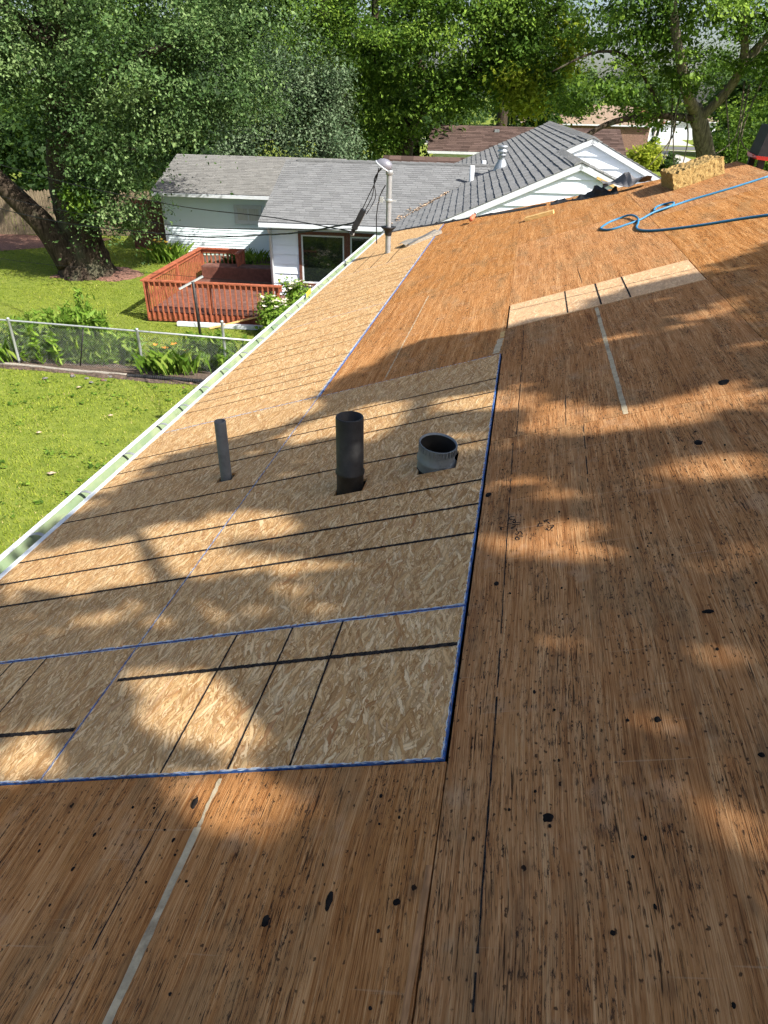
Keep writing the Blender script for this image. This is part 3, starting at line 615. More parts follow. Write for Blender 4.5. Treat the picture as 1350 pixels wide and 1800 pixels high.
# cracks in the face veneer
for key, pts in ((('c', 0.390), [(0.07, 0.5), (0.075, 1.3), (0.072, 2.8)]), (('c', 2.837), [(0.085, 2.85), (0.09, 3.7), (0.09, 4.59)]), (('c', 5.190), [(0.50, 5.3), (0.49, 5.9)]),
                 (('c', 0.390), [(0.36, 2.3), (0.37, 2.8)]), (('c', 2.837), [(0.30, 2.85), (0.31, 3.2)]), (('d', -0.24), [(1.40, 0.9), (1.42, 2.1)]), (('low', -1.36), [(-0.76, 0.3), (-0.75, 1.0)])):
    ribbon('veneer_crack', pts, 0.0035, M['black_ink'], sheets[key], 0.0008, 0.0012, 0.03, gap=0.12)
# splotches of roofing tar
def blob(key, v, u, a, b, rot=0.0):
    n = 14; vs = [RW(v, u, 0.004)]; fs = []
    for ring, (k, h) in enumerate(((0.65, 0.0035), (1.0, 0.0006))):
        for i in range(n):
            t = 2 * math.pi * i / n; r = k * random.uniform(0.82, 1.15); x, y = math.cos(t) * a * r, math.sin(t) * b * r
            vs.append(RW(v + x * math.cos(rot) - y * math.sin(rot), u + x * math.sin(rot) + y * math.cos(rot), h))
    for i in range(n):
        j = (i + 1) % n; fs += [(0, 1 + i, 1 + j), (1 + i, 1 + n + i, 1 + n + j, 1 + j)]
    mesh('tar_blob', vs, fs, M['tar'], sheets[key], True)
LK = ('low', -1.36); CK = ('c', 0.390)
for key, v, u, a, b in ((LK, -0.24, 0.746, .0075, .022), (CK, 0.197, 0.922, .011, .012), (CK, 0.761, 2.459, .016, .022), (CK, -0.012, 2.338, .012, .018), (CK, 0.610, 1.507, .015, .008),
                        (('c', 2.837), 0.952, 2.968, .022, .03), (LK, -0.368, 0.702, .009, .013), (LK, -0.096, 0.744, .007, .008), (LK, -0.676, 0.989, .009, .018), (CK, 0.303, 0.695, .005, .005), (CK, 0.62, 1.05, .006, .007), (CK, 0.44, 1.16, .007, .009), (CK, 0.05, 1.75, .008, .012), (CK, 0.9, 1.9, .012, .012), (('d', -0.24), 1.35, 1.6, .012, .014)):
    blob(key, v, u, a, b)
rb = random.Random(11)
for i in range(80):
    c = rb.random(); v = rb.uniform(-1.15, -0.07) if c < .35 else rb.uniform(0.02, 1.15); u = rb.uniform(0.42, 1.0) if c < .35 else rb.uniform(0.42, 2.78)
    s = rb.uniform(0.0020, 0.0040); blob(LK if c < .35 else CK, v, u, s, s * rb.uniform(0.9, 1.8), rb.uniform(-.3, .3))
for s in WRITING:
    ribbon('pencilled_figure', s, 0.0042, M['black_ink'], sheets[CK], 0.0009, 0.0005, 0.004)

# what the sheets lie on: a sheet painted dark for the shade under the rafters, the other slopes, walls
def strip(name, pts, mat, thick=0.02, label=None):
    a, b, c = (Vector(p) for p in pts[:3]); nrm = (b - a).cross(c - a).normalized()
    if nrm.z < 0: nrm = -nrm
    o = MB().prism(pts, -nrm * thick).build(name, mat, house)
    return o
strip('attic_shade_sheet', [RW(V0 + .15, -6.2, -0.30), RW(V4, -6.2, -0.30), RW(V4, 8.8, -0.30), RW(V0 + .15, 12.0, -0.30)], M['interior_shade'])  # near-black sheet paints the shade seen through the holes
XR = V4 * CV; ZR = RO.z + V4 * SV; XE = V0 * CV; ZE = RO.z + V0 * SV; XB = 2 * XR - XE
strip('roof_slope', [(XR + .004, -6.24, ZR), (XB, -6.24, ZE), (XB, 12.5, ZE), (XR + 0.004, 9.0, ZR)], M['ply'])
hp = RW(V3, hip(V3) + .004, 0)
strip('roof_slope', [RW(V0, 12.504), hp, (XR, 9.02, ZR - .01), (XB, 12.504, ZE)], M['ply'])
mbw = MB(); mbw.box(XE + .45, XB - .45, -5.9, 12.1, 0, ZE - 0.02); mbw.build('wall', M['siding'], house)
mbg = MB(); mbg.prism([(XE, -6.235, ZE - .03), (XB, -6.235, ZE - .03), (XR, -6.235, ZR - .03)], (0, .03, 0)); mbg.build('gable_wall', M['siding'], house)
MB().box(XE + .02, XE + .05, -6.24, 12.48, ZE - 0.19, ZE - 0.012).build('fascia', M['white'], house)
MB().box(XE + .05, XE + .46, -6.2, 12.45, ZE - 0.19, ZE - 0.17).build('soffit', M['white'], house)
# drip edge, gutter with hangers
m = MB()
for i in range(62):
    u0 = -6.24 + i * 0.302; u1 = u0 + 0.302; j = 0.0015 * math.sin(i * 1.7)
    m.hexa([RW(V0 - .006, u0, OT + .001), RW(V0 + .034 + j, u0, OT + .001), RW(V0 + .034 + j, u1, OT + .001), RW(V0 - .006, u1, OT + .001), RW(V0 - .006, u0, OT + .004), RW(V0 + .034 + j, u0, OT + .003), RW(V0 + .034 + j, u1, OT + .003), RW(V0 - .006, u1, OT + .004)])
m.box(XE - .009, XE - .004, -6.24, 12.46, ZE - .05, ZE + .006)
m.build('drip_edge', M['white'], house)
gx0, gx1, gz0, gz1 = XE - 0.012, XE - 0.128, ZE - 0.115, ZE - 0.02
m = MB(); prof = [(gx0, gz1 - .01), (gx0, gz0), (gx1 + .045, gz0), (gx1 + .028, gz0 + .035), (gx1 + .006, gz1 - .012), (gx1 + .006, gz1 - .004)]
y0, y1 = -6.24, 12.46
for (xa, za), (xb, zb) in zip(prof[:-1], prof[1:]): m.quad((xa, y0, za), (xb, y0, zb), (xb, y1, zb), (xa, y1, za))
gut = m.build('gutter', M['gutter'], house)
m = MB(); m.box(gx1 - .014, gx1 + .012, y0, y1, gz1 - .006, gz1 + .004); m.box(gx1 - .014, gx1 - .010, y0, y1, gz1 - .03, gz1 - .006)
m.quad((gx0 + .003, y0, gz0 - .003), (gx1 + .043, y0, gz0 - .003), (gx1 + .043, y1, gz0 - .003), (gx0 + .003, y1, gz0 - .003)); m.quad((gx1 + .043, y0, gz0 - .003), (gx1 - .012, y0, gz1 - .03), (gx1 - .012, y1, gz1 - .03), (gx1 + .043, y1, gz0 - .003))
m.build('gutter_lip', M['white'], gut)
m = MB(); m.quad((gx0, y1, gz0), (gx1, y1, gz0), (gx1, y1, gz1), (gx0, y1, gz1)); m.build('end_cap', M['white'], gut)
hu = [2.765, 3.245, 3.778, 4.274, 4.639, 5.034, 5.482] + [5.482 + .46 * k for k in range(1, 15)]
for u in [1.7, 2.25] + hu:
    m = MB(); n = 9
    for k in range(n):
        t0, t1 = k / n, (k + 1) / n
        def P(t): return (gx0 + (gx1 + .01 - gx0) * t, gz1 - .004 + 0.018 * math.sin(math.pi * t) - 0.004 * t)
        a, b = P(t0), P(t1); m.hexa([(a[0], u - .011, a[1]), (a[0], u + .011, a[1]), (b[0], u + .011, b[1]), (b[0], u - .011, b[1]), (a[0], u - .011, a[1] + .003), (a[0], u + .011, a[1] + .003), (b[0], u + .011, b[1] + .003), (b[0], u - .011, b[1] + .003)])
    m.build('gutter_hanger', M['mastpipe'], gut)
m = MB(); r = random.Random(17)
for k in range(900):
    u = r.choice((r.gauss(2.0, .25), r.gauss(2.6, .3), r.gauss(3.3, .35), r.uniform(1.5, 6.5))); s_ = r.uniform(.003, .010); x = gx0 - .004 - abs(r.gauss(0, .022)); x = max(x, gx1 + .05); z = gz0 + r.uniform(.001, .008); a = r.uniform(0, 3.14)
    m.add([(x + s_ * math.cos(a), u + s_ * math.sin(a) * 2, z), (x - s_ * math.sin(a), u + s_ * math.cos(a), z + s_ * .8), (x - s_ * math.cos(a), u - s_ * math.sin(a) * 2, z), (x + s_ * math.sin(a), u - s_ * math.cos(a), z + s_ * .4)], [(0, 1, 2, 3)])
o = m.build('gutter_debris', M['mulch'], gut); o['kind'] = 'stuff'
# yellow leaf stuck in the gutter
m = MB(); m.add([(gx0 - .06, 8.05, gz1), (gx0 - .02, 8.1, gz1 + .05), (gx0 - .05, 8.2, gz1 + .09), (gx0 - .09, 8.12, gz1 + .04)], [(0, 1, 2, 3)])
tag(m.build('fallen_leaf', M['petal_y']), 'single yellow leaf caught in the gutter below the service mast', 'leaf')

# ------------------------------------------------------------------ things that stick up through the roof
def pipe(name, v, u, r, wall, h, mat, below=0.25, n=24, rings=()):
    c = RW(v, u); prof = [(r, -below)]
    for zz, dr in rings: prof += [(r, zz - .012), (r + dr, zz - .006), (r + dr, zz + .006), (r, zz + .012)]
    prof += [(r, h - .004), (r - .002, h), (r - wall, h), (r - wall, h - 0.5)]
    return MB().lathe(c, prof, n).build(name, mat, None, True)
o = pipe('vent_pipe', -1.478, 3.035, 0.030, 0.005, 0.333, M['ventgrey']); tag(o, 'slim weathered grey vent pipe nearest the gutter', 'pipe')
o = pipe('vent_stack', -0.660, 2.630, 0.060, 0.007, 0.347, M['iron'], rings=((0.085, 0.005),)); tag(o, 'thick black vent stack standing in a square hole in the strand board', 'pipe')
t = empty('duct_stub', RW(-0.26, 2.71)); tag(t, 'short bent galvanised duct stub beside the blue board edge', 'duct')
c = RW(-0.258, 2.705)
MB().lathe(c + Vector((-.012, 0, .030)), [(0.083, -.01), (0.084, 0.0), (0.081, 0.004), (0.081, 0.072), (0.083, 0.076), (0.079, 0.076), (0.078, -.05)], 32, (0.10, -.10, 1)).build('collar', M['duct'], t, True)
ax = Vector((-0.42, 0.12, 1)).normalized()
MB().lathe(c + Vector((.066, -.016, -.17)), [(0.078, 0.0), (0.080, 0.15), (0.085, 0.158), (0.085, 0.166), (0.081, 0.172), (0.080, 0.19)], 32, ax).build('elbow', M['duct'], t, True)
m = MB()
for k in range(32):
    a = 2 * math.pi * k / 32; cc = c + Vector((-.005 + .0825 * math.cos(a), -.006 + .0825 * math.sin(a), .090 - .0083 * math.cos(a) + .0083 * math.sin(a))); m.bar(cc - Vector((0, 0, .016)), cc + Vector((0, 0, .012)), .006, .004, (math.cos(a), math.sin(a), 0))
m.build('crimped_rim', M['duct'], t)
MB().lathe(c + Vector((-.012, 0, .030)), [(0.0770, -.12), (0.0770, 0.068)], 28, (0.10, -.10, 1)).build('shade_lining', M['interior_shade'], t, True)  # near-black liner paints the shade inside the hollow duct
MB().lathe(c + Vector((-.012, 0, .030)), [(0.0, -.115), (0.0768, -.115)], 28, (0.10, -.10, 1)).build('shade_disc', M['interior_shade'], t)  # near-black disc closes the duct as painted shade

# service mast with weatherhead
mc = RW(-1.885, 9.88); mast = empty('service_mast', mc); tag(mast, 'galvanised electric service mast with hooded weatherhead at the roof edge', 'mast')
MB().lathe(mc, [(0.037, -.3), (0.037, 1.02)], 18).build('pole', M['mastpipe'], mast, True)
MB().lathe(mc, [(0.045, 0.235), (0.050, 0.27), (0.058, 0.30), (0.10, 0.335), (0.105, 0.345), (0.05, 0.345)], 18).build('rubber_boot', M['blackpipe'], mast, True)
MB().lathe(mc, [(0.046, 0.985), (0.050, 0.99), (0.050, 1.035), (0.046, 1.04)], 18).build('neck', M['mastpipe'], mast, True)
MB().lathe(mc, [(0.045, 0.66), (0.047, 0.665), (0.047, 0.69), (0.045, 0.695)], 18).build('clamp', M['postgrey'], mast, True)
m = MB(); m.bar(mc + Vector((-.13, -.03, .68)), mc + Vector((.10, .02, .67)), .014, .012); m.box(mc.x - .115, mc.x - .075, mc.y - .05, mc.y - .01, mc.z + .65, mc.z + .72); m.build('clamp_bolt', M['postgrey'], mast)
# hood: a domed cowl cut by a slanting open face towards the street wires
hc = mc + Vector((-.085, 0, 1.085)); pn = Vector((-.55, 0, -.835)).normalized(); m = MB(); n1, n2 = 14, 22
for i in range(n1 + 1):
    for k in range(n2):
        th, ph_ = math.pi * i / n1, 2 * math.pi * k / n2
        p = Vector((.122 * math.sin(th) * math.cos(ph_), .078 * math.sin(th) * math.sin(ph_), .088 * math.cos(th)))
        ex = p.dot(pn) - .005
        if ex > 0: p -= pn * ex
        m.v.append(tuple(hc + p))
for i in range(n1):
    for k in range(n2): a0 = i * n2 + k; a1 = i * n2 + (k + 1) % n2; m.f.append((a0, a0 + n2, a1 + n2, a1))
hood = m.build('weatherhead', M['hood'], mast, True)
side = Vector((0, 1, 0)); upv = pn.cross(side).normalized(); rim = [hc + pn * .008 + side * .078 * math.sin(a) + upv * .110 * math.cos(a) for a in [2 * math.pi * k / 24 for k in range(25)]]
m = MB(); m.tube(rim, .009, 7, False); m.build('hood_rim', M['white'], hood, True)
m = MB(); m.add([hc + pn * .010] + [hc + pn * .010 + (p - hc - pn * .008) * .92 for p in rim[:-1]], [(0, i + 1, (i + 1) % 24 + 1) for i in range(24)]); m.build('wire_plate', M['blackpipe'], hood)
hx = mc + Vector((-.14, 0, 1.06)); sp = Vector((-2.17, 9.78, 4.43))
for k, (oy, sag) in enumerate(((-.03, .0), (.0, -.06), (.03, -.12))):
    pts = catmull([hx + Vector((.02 * k, oy, 0)), hx + Vector((-.03 - .02 * k, oy, -.14)), hx.lerp(sp, .5) + Vector((.04 * k, oy, -.02 + sag * .2)), sp + Vector((.03 + .03 * k, oy * .5, .10 - .02 * k))], 6)
    MB().tube(pts, 0.0065, 6).build('drop_wire', M['wire'], mast, True)
pts = catmull([mc + Vector((-.045, -.02, .86)), mc + Vector((-.12, -.02, .72)), mc + Vector((-.16, -.02, .5)), mc + Vector((-.165, 0, .3)), mc + Vector((-.16, 0, .12))], 6)
MB().tube(pts, 0.0075, 6).build('drop_wire', M['wire'], mast, True)

# overhead cables
def cable(name, pts, r, mat, label, twist=0):
    P = catmull(pts, 14); m = MB(); m.tube(P, r, 5)
    if twist:
        for s in (0, math.pi):
            Q = [p + Vector((0, math.cos(i * 0.9 + s), math.sin(i * 0.9 + s))) * r * 1.3 for i, p in enumerate(P)]; m.tube(Q, r * 0.8, 5)
    return tag(m.build(name, mat, None, True), label, 'cable')
sdrop = empty('service_drop', (-2.2, 9.77, 4.3)); tag(sdrop, 'thick twisted black service cable with a splice box running left from the mast', 'cable')
P = catmull([(-2.22, 9.77, 4.40), (-2.5, 10.0, 4.30), (-4.19, 12.01, 3.78), (-7.77, 14.94, 3.15), (-14.71, 18.9, 2.86), (-30, 27, 3.6)], 16)
m = MB(); m.tube(P, 0.007, 5)
for s in (0, 2.1, 4.2): m.tube([p + Vector((0, math.cos(i * .8 + s), math.sin(i * .8 + s))) * .007 for i, p in enumerate(P)], 0.006, 5)
m.build('twisted_cable', M['wire'], sdrop, True)
m = MB(); ax1 = Vector((-.11, -.01, -.19)); m.bar(sp + Vector((.06, 0, .12)), sp + ax1 * 0.65, .085, .075); m.bar(sp + ax1 * .6, sp + ax1 * 1.05, .05, .05); m.build('splice_box', M['blackpipe'], sdrop)
MB().lathe(sp + Vector((-.10, 0, -.22)), [(0.0, 0), (.026, .008), (.03, .03), (.022, .055), (0.0, .06)], 10).build('wedge_clamp', M['alu'], sdrop, True)
MB().tube([sp + Vector((.03, 0, .05)), mc + Vector((-.12, -.03, .67))], .004, 5).build('guy_wire', M['alu'], sdrop)
cable('overhead_wire', [(-2.55, 11.2, 4.02), (-4.23, 12.21, 4.02), (-7.8, 14.93, 3.80), (-14.38, 18.93, 3.99), (-30, 27, 5.4)], 0.009, M['wire'], 'thin wire, the highest of the three crossing in front of the garage')
cable('overhead_wire', [(-2.2, 9.8, 4.30), (-4.6, 12.2, 3.82), (-7.74, 14.94, 3.36), (-14.61, 18.91, 3.19), (-30, 27, 4.2)], 0.007, M['wire'], 'thin wire just above the thick twisted service cable')
cable('clothes_line', [(-3.2, 16.0, 1.98), (-4.77, 16.68, 1.8), (-11.41, 19.16, 1.29), (-16.61, 20.76, 1.04), (-24, 23, 1.2)], 0.006, M['wire'], 'lowest thin black line sagging across the lawn and deck')

# ------------------------------------------------------------------ loose things on the roof
hose_pts = catmull([RW(v, u, 0.009 + (0.012 if 9 < i < 13 or 19 < i < 22 else 0)) for i, (v, u) in enumerate([(3.0, 7.62)] + HOSE + [(2.3, 5.5)])][1:], 5)
tag(MB().tube(hose_pts, 0.0095, 8).build('air_hose', M['hose'], None, True), 'bright blue air hose looped across the upper plywood', 'hose')
# insulation block, hacked faces
def rough_block(name, corners, h, mat, amp):
    A, B, C, D = [Vector(c) for c in corners]; n1, n2, n3 = 22, 12, 7; vs = {}; mb = MB(); up = Vector((-SV, 0, CV))
    def pt(i, j, k):
        key = (i, j, k)
        if key not in vs:
            s, t, w = i / n1, j / n2, k / n3
            p = (A.lerp(B, s)).lerp(D.lerp(C, s), t) + up * h * w
            p = p + Vector((random.uniform(-1, 1), random.uniform(-1, 1), random.uniform(-1, 1) if k else 0)) * amp
            if k == n3 and random.random() < .12: p -= up * amp * 3
            vs[key] = len(mb.v); mb.v.append(tuple(p))
        return vs[key]
    for i in range(n1):
        for j in range(n2): mb.f.append((pt(i, j, n3), pt(i + 1, j, n3), pt(i + 1, j + 1, n3), pt(i, j + 1, n3))); mb.f.append((pt(i, j + 1, 0), pt(i + 1, j + 1, 0), pt(i + 1, j, 0), pt(i, j, 0)))
        for k in range(n3): mb.f.append((pt(i, 0, k), pt(i + 1, 0, k), pt(i + 1, 0, k + 1), pt(i, 0, k + 1))); mb.f.append((pt(i + 1, n2, k), pt(i, n2, k), pt(i, n2, k + 1), pt(i + 1, n2, k + 1)))
    for j in range(n2):
        for k in range(n3): mb.f.append((pt(0, j + 1, k), pt(0, j, k), pt(0, j, k + 1), pt(0, j + 1, k + 1))); mb.f.append((pt(n1, j, k), pt(n1, j + 1, k), pt(n1, j + 1, k + 1), pt(n1, j, k + 1)))
    return mb.build(name, mat)
tag(rough_block('foam_block', [RW(1.585, 8.24, .001), RW(2.10, 8.40, .001), RW(2.04, 8.93, .001), RW(1.545, 8.80, .001)], 0.16, M['foam'], 0.006), 'crumbly yellow foam insulation block sitting near the ridge', 'block')
# black and red tool case straddling the ridge
bag = empty('tool_case', (2.62, 8.75, ZR)); tag(bag, 'black tool case with red base on the ridge at the frame edge', 'tool case')
bz = ZR + 0.02
m = MB(); m.hexa([(2.30, 8.55, bz + .06), (2.95, 8.45, bz + .0), (3.0, 8.95, bz + .0), (2.33, 9.02, bz + .06), (2.36, 8.57, bz + .34), (2.93, 8.5, bz + .30), (2.95, 8.93, bz + .30), (2.38, 9.0, bz + .34)]); m.build('case_body', M['bag'], bag)
m = MB(); m.hexa([(2.30, 8.53, bz + .03), (2.97, 8.43, bz - .03), (3.02, 8.97, bz - .03), (2.33, 9.04, bz + .03), (2.285, 8.53, bz + .062), (2.97, 8.43, bz + .02), (3.02, 8.97, bz + .02), (2.315, 9.04, bz + .075)]); m.build('case_base', M['bagred'], bag)
m = MB(); m.bar((2.40, 8.60, bz + .33), (2.42, 8.75, bz + .47), .02, .02); m.bar((2.42, 8.75, bz + .47), (2.75, 8.75, bz + .50), .02, .02); m.build('carry_handle', M['bag'], bag)
for x, y in ((2.36, 8.58), (2.36, 8.96), (2.9, 8.5), (2.9, 8.92)):
    hz = ZR - abs(x - XR) / 3; m = MB(); m.box(x - .03, x + .03, y - .03, y + .03, hz - .005, bz + .03); m.build('foot', M['bag'], bag)
# offcut, weathered flashing scrap, coral chalk bottle
m = MB(); a, b = RW(0.04, 9.12, .022), RW(0.375, 9.06, .022); m.bar(a, b, .09, .04, (-SV, 0, CV)); tag(m.build('wood_offcut', M['lumber']), 'short yellow lumber offcut lying by the torn roof edge', 'offcut')
sc = empty('flashing_scrap', RW(-1.35, 10.05)); tag(sc, 'weathered grey board scrap with curled edges near the service mast', 'board')
m = MB(); cols_ = 10; A = RW(-1.64, 9.92); B = RW(-1.16, 10.22)
for i in range(cols_ + 1):
    s = i / cols_; p = A.lerp(B, s)
    for j, (off, h) in enumerate(((0, .03 + .02 * math.sin(s * 5)), (.10, .06), (.26, .045 + .02 * math.sin(s * 7)))): q = p + Vector((-off * .55, off * .85, 0)); m.v.append((q.x, q.y, RO.z + q.x / 3 + h))
for i in range(cols_):
    for j in range(2): a0 = i * 3 + j; m.f.append((a0, a0 + 3, a0 + 4, a0 + 1))
m.build('thin_panel', M['oldwood'], sc)
m = MB(); m.bar(A + Vector((0, -.01, .025)), B + Vector((0, -.01, .035)), .05, .04); m.build('split_edge', M['oldwood'], sc)
m = MB(); m.bar(A + Vector((.05, -.04, .055)), B + Vector((-.08, -.03, .06)), .02, .012); m.build('batten', M['ventgrey'], sc)
cb = empty('chalk_bottle', RW(-0.72, 10.45)); tag(cb, 'small coral coloured bottle lying at the hip edge', 'bottle')
p = RW(-0.72, 10.45, .045); MB().lathe(p - Vector((.02, .07, .0)), [(0, 0), (.028, .004), (.031, .03), (.03, .11), (.015, .14), (.011, .165)], 14, (0.3, 1, .35)).build('bottle_body', M['coral'], cb, True)
MB().lathe(p + Vector((.028, .085, .06)), [(.016, 0), (.016, .03), (0, .034)], 10, (0.3, 1, .35)).build('cap', M['white'], cb, True)
# torn felt along the edge by the gable
def torn(name, vs_, h0, h1, mat, label, seed):
    r = random.Random(seed); n = 60; mb = MB(); ph = [r.uniform(0, 6.28) for _ in range(6)]
    for i in range(n + 1):
        s = i / n; v = vs_[0] + (vs_[1] - vs_[0]) * s; e = hip(v)
        wv = .55 + .30 * math.sin(s * 9 + ph[0]) + .22 * math.sin(s * 23 + ph[1]) + .10 * math.sin(s * 51 + ph[2])
        hh = max(.006, (h0 + (h1 - h0) * s) * max(.12, wv) + (r.uniform(0, .02) if i % 7 == 0 else 0))
        for j, (du, h) in enumerate(((-.05 + .04 * math.sin(s * 14 + ph[3]) + r.uniform(-.01, .01), .004), (.015, .014 + hh * .2), (.045 + .02 * math.sin(s * 17 + ph[4]), hh * .65), (.085 + .05 * math.sin(s * 11 + ph[5]), hh))): mb.v.append(tuple(RW(v, e + du, h)))
    for i in range(n):
        for j in range(3): a0 = i * 4 + j; mb.f.append((a0, a0 + 4, a0 + 5, a0 + 1))
    o = mb.build(name, mat); md = o.modifiers.new('thickness', 'SOLIDIFY'); md.thickness = 0.003
    return tag(o, label, 'felt')
torn('roofing_felt', (0.35, 1.12), 0.02, 0.13, M['felt'], 'crumpled torn black roofing felt standing up along the roof edge', 3)
torn('roofing_felt', (-2.3, 0.3), 0.015, 0.02, M['felt'], 'thin ragged black felt remnant along the hip from the mast to the offcut', 5)
m = MB(); n1, n2 = 10, 6; r = random.Random(2)
for i in range(n1 + 1):
    for j in range(n2 + 1):
        v = 0.98 + 0.52 * i / n1; u = hip(v) + .02 + 0.32 * j / n2 + (0.06 * r.uniform(-1, 1) if i in (0, n1) else 0); m.v.append(tuple(RW(v, u, 0.07 + .035 * math.sin(i * .9 + j * .5) + .01 * j * (1 if i < 7 else -.5))))
for i in range(n1):
    for j in range(n2): a0 = i * (n2 + 1) + j; m.f.append((a0, a0 + n2 + 1, a0 + n2 + 2, a0 + 1))
o = m.build('felt_flap', M['felt_grey']); o.modifiers.new('thickness', 'SOLIDIFY').thickness = 0.003; tag(o, 'bleached grey flap of felt bent over the edge beside the foam block', 'felt')

# ------------------------------------------------------------------ neighbours: helpers in the turned street grid
class NB(MB):
    """builder whose coordinates are given in the neighbours' grid"""
    def build(s, name, mat, parent=None, smooth=False, **k):
        s.v = [tuple(NW(*v)) for v in s.v]; return mesh(name, s.v, s.f, mat, parent, smooth, **k)
def set_tint(o, vals):
    a = o.data.attributes.new('tint', 'FLOAT', 'POINT'); a.data.foreach_set('value', np.asarray(vals, dtype=np.float32))
def shingles(name, P00, P10, P01, mat, parent, tab=0.30, expo=0.145, keep=None, seed=0, thick=0.012):
    """courses of overlapping tabs on the slope from eave edge P00-P10 up to P01 (grid coordinates)"""
    r = random.Random(seed); P00, P10, P01 = Vector(P00), Vector(P10), Vector(P01)
    ex = (P10 - P00); L = ex.length; ex.normalize(); ey = (P01 - P00); Hh = ey.length; ey.normalize(); nz = ex.cross(ey).normalized()
    if nz.z < 0: nz = -nz
    mb = NB(); tint = []; rows = int(Hh / expo)
    for k in range(rows):
        y0 = k * expo; y1 = min(Hh, y0 + expo * 1.25); x = -r.uniform(0, tab)
        while x < L:
            x0, x1 = max(0, x + 0.004), min(L, x + tab - 0.004); x += tab
            if x1 - x0 < 0.02: continue
            if keep and not keep(P00 + ex * (x0 + x1) / 2 + ey * (y0 + expo * .5)): continue
            j = r.uniform(-.006, .006); b = thick * r.uniform(0.8, 1.3)
            a0 = P00 + ex * x0 + ey * (y0 + j); a1 = P00 + ex * x1 + ey * (y0 + j); a2 = P00 + ex * x1 + ey * y1; a3 = P00 + ex * x0 + ey * y1
            mb.add([a0, a1, a1 + nz * b, a0 + nz * b, a2 + nz * .002, a3 + nz * .002], [(0, 1, 2, 3), (3, 2, 4, 5), (0, 3, 5), (1, 4, 2)]); tint += [r.random()] * 6
    o = mb.build(name, mat, parent); set_tint(o, tint); tag(o, kind='stuff'); return o
def slab(name, pts, mat, parent, t=0.06):
    a, b, c = (Vector(p) for p in pts[:3]); n = (b - a).cross(c - a).normalized()
    if n.z < 0: n = -n
    m = NB(); m.prism(pts, -n * t); o = m.build(name, mat, parent)
    set_tint(o, [0.4] * len(m.v)); return o
def lap_boards(parent, x0, x1, y, z0, z1, expo, mat, proud=0.04, clip=None, name='siding_board'):
    z = z0; k = 0
    while z < z1 - 0.03:
        zt = min(z + expo, z1); a0, a1 = (x0, x1) if clip is None else clip(z); b0, b1 = (x0, x1) if clip is None else clip(zt)
        if a1 - a0 > 0.05 and b1 - b0 > -0.01:
            b1 = max(b1, b0 + .005)
            m = NB(); m.hexa([(a0, y - proud, z), (a1, y - proud, z), (a1, y, z), (a0, y, z), (b0, y - 0.004, zt), (b1, y - 0.004, zt), (b1, y, zt), (b0, y, zt)]); m.build(name, mat, parent)
        z += expo; k += 1

# ------------------------------------------------------------------ grey roofed white house beyond the hip
nh = empty('neighbour_house', NW(0, 23, 0), NTH); tag(nh, 'white sided house with grey shingle roofs and twin front gables', 'house')
EY, EZ, RY = 21.4, 2.55, 25.4; SM = 0.34; RZ = EZ + SM * (RY - EY); GA, GB = 3.479, 0.434
def gz(x): return GA + GB * x
XL = -6.02
NB().box(-5.85, -1.7, 22.0, 28.6, 0, 2.5).build('wall', M['siding'], nh)
lap_boards(nh, -5.84, -4.99, 21.997, 0.12, 2.40, 0.285, M['siding'])
lap_boards(nh, -4.99, -1.72, 21.997, 0.12, 0.55, 0.285, M['siding'])
lap_boards(nh, -2.6, -1.72, 21.997, 0.55, 2.40, 0.285, M['siding'])
NB().box(-5.89, -5.80, 21.92, 22.02, 0, 2.45).build('corner_post', M['white'], nh)
NB().box(-5.84, -1.72, 21.45, 22.0, 2.42, 2.45).build('soffit', M['white'], nh)
slab('roof_deck', [(XL, EY, EZ), (-2.15, EY, EZ), ((RZ - GA) / GB + .3, RY, RZ), (XL, RY, RZ)], M['sh_grey'], nh)
slab('roof_deck', [(XL, RY + .004, RZ), (3, RY + .004, RZ), (3, RY + 4, RZ - SM * 4), (XL, RY + 4, RZ - SM * 4)], M['sh_grey'], nh)
shingles('shingles', (XL - .02, EY - .02, EZ + .004), (3.0, EY - .02, EZ + .004), (XL - .02, RY, RZ + .004), M['sh_grey'], nh, keep=lambda p: gz(p.x) < p.z + .03, seed=1)
m = NB()
for k in range(24): x = -5.65 + k * .29; m.hexa([(x, RY - .13, RZ - .012), (x + .31, RY - .13, RZ - .02), (x + .31, RY + .13, RZ - .03), (x, RY + .13, RZ - .02), (x, RY - .12, RZ + .045), (x + .31, RY - .12, RZ + .03), (x + .31, RY + .12, RZ + .03), (x, RY + .12, RZ + .045)])
o = m.build('ridge_caps', M['sh_grey'], nh); set_tint(o, np.random.default_rng(1).random(len(m.v))); tag(o, kind='stuff')
NB().box(XL, -2.15, EY - .11, EY - .01, EZ - .13, EZ - .02).build('eave_gutter', M['white'], nh)
NB().add([(XL, EY, EZ - .06), (XL, RY, RZ - .06), (XL, RY, RZ - .2), (XL, EY, EZ - .2)], [(0, 1, 2, 3)]).build('rake_board', M['white'], nh)
MBd = NB(); MBd.tube([(-5.75, 21.35, 2.42), (-5.78, 21.5, 2.3), (-5.83, 21.88, 2.15), (-5.83, 21.88, 0.1)], .04, 8); MBd.build('downspout', M['white'], nh, True)
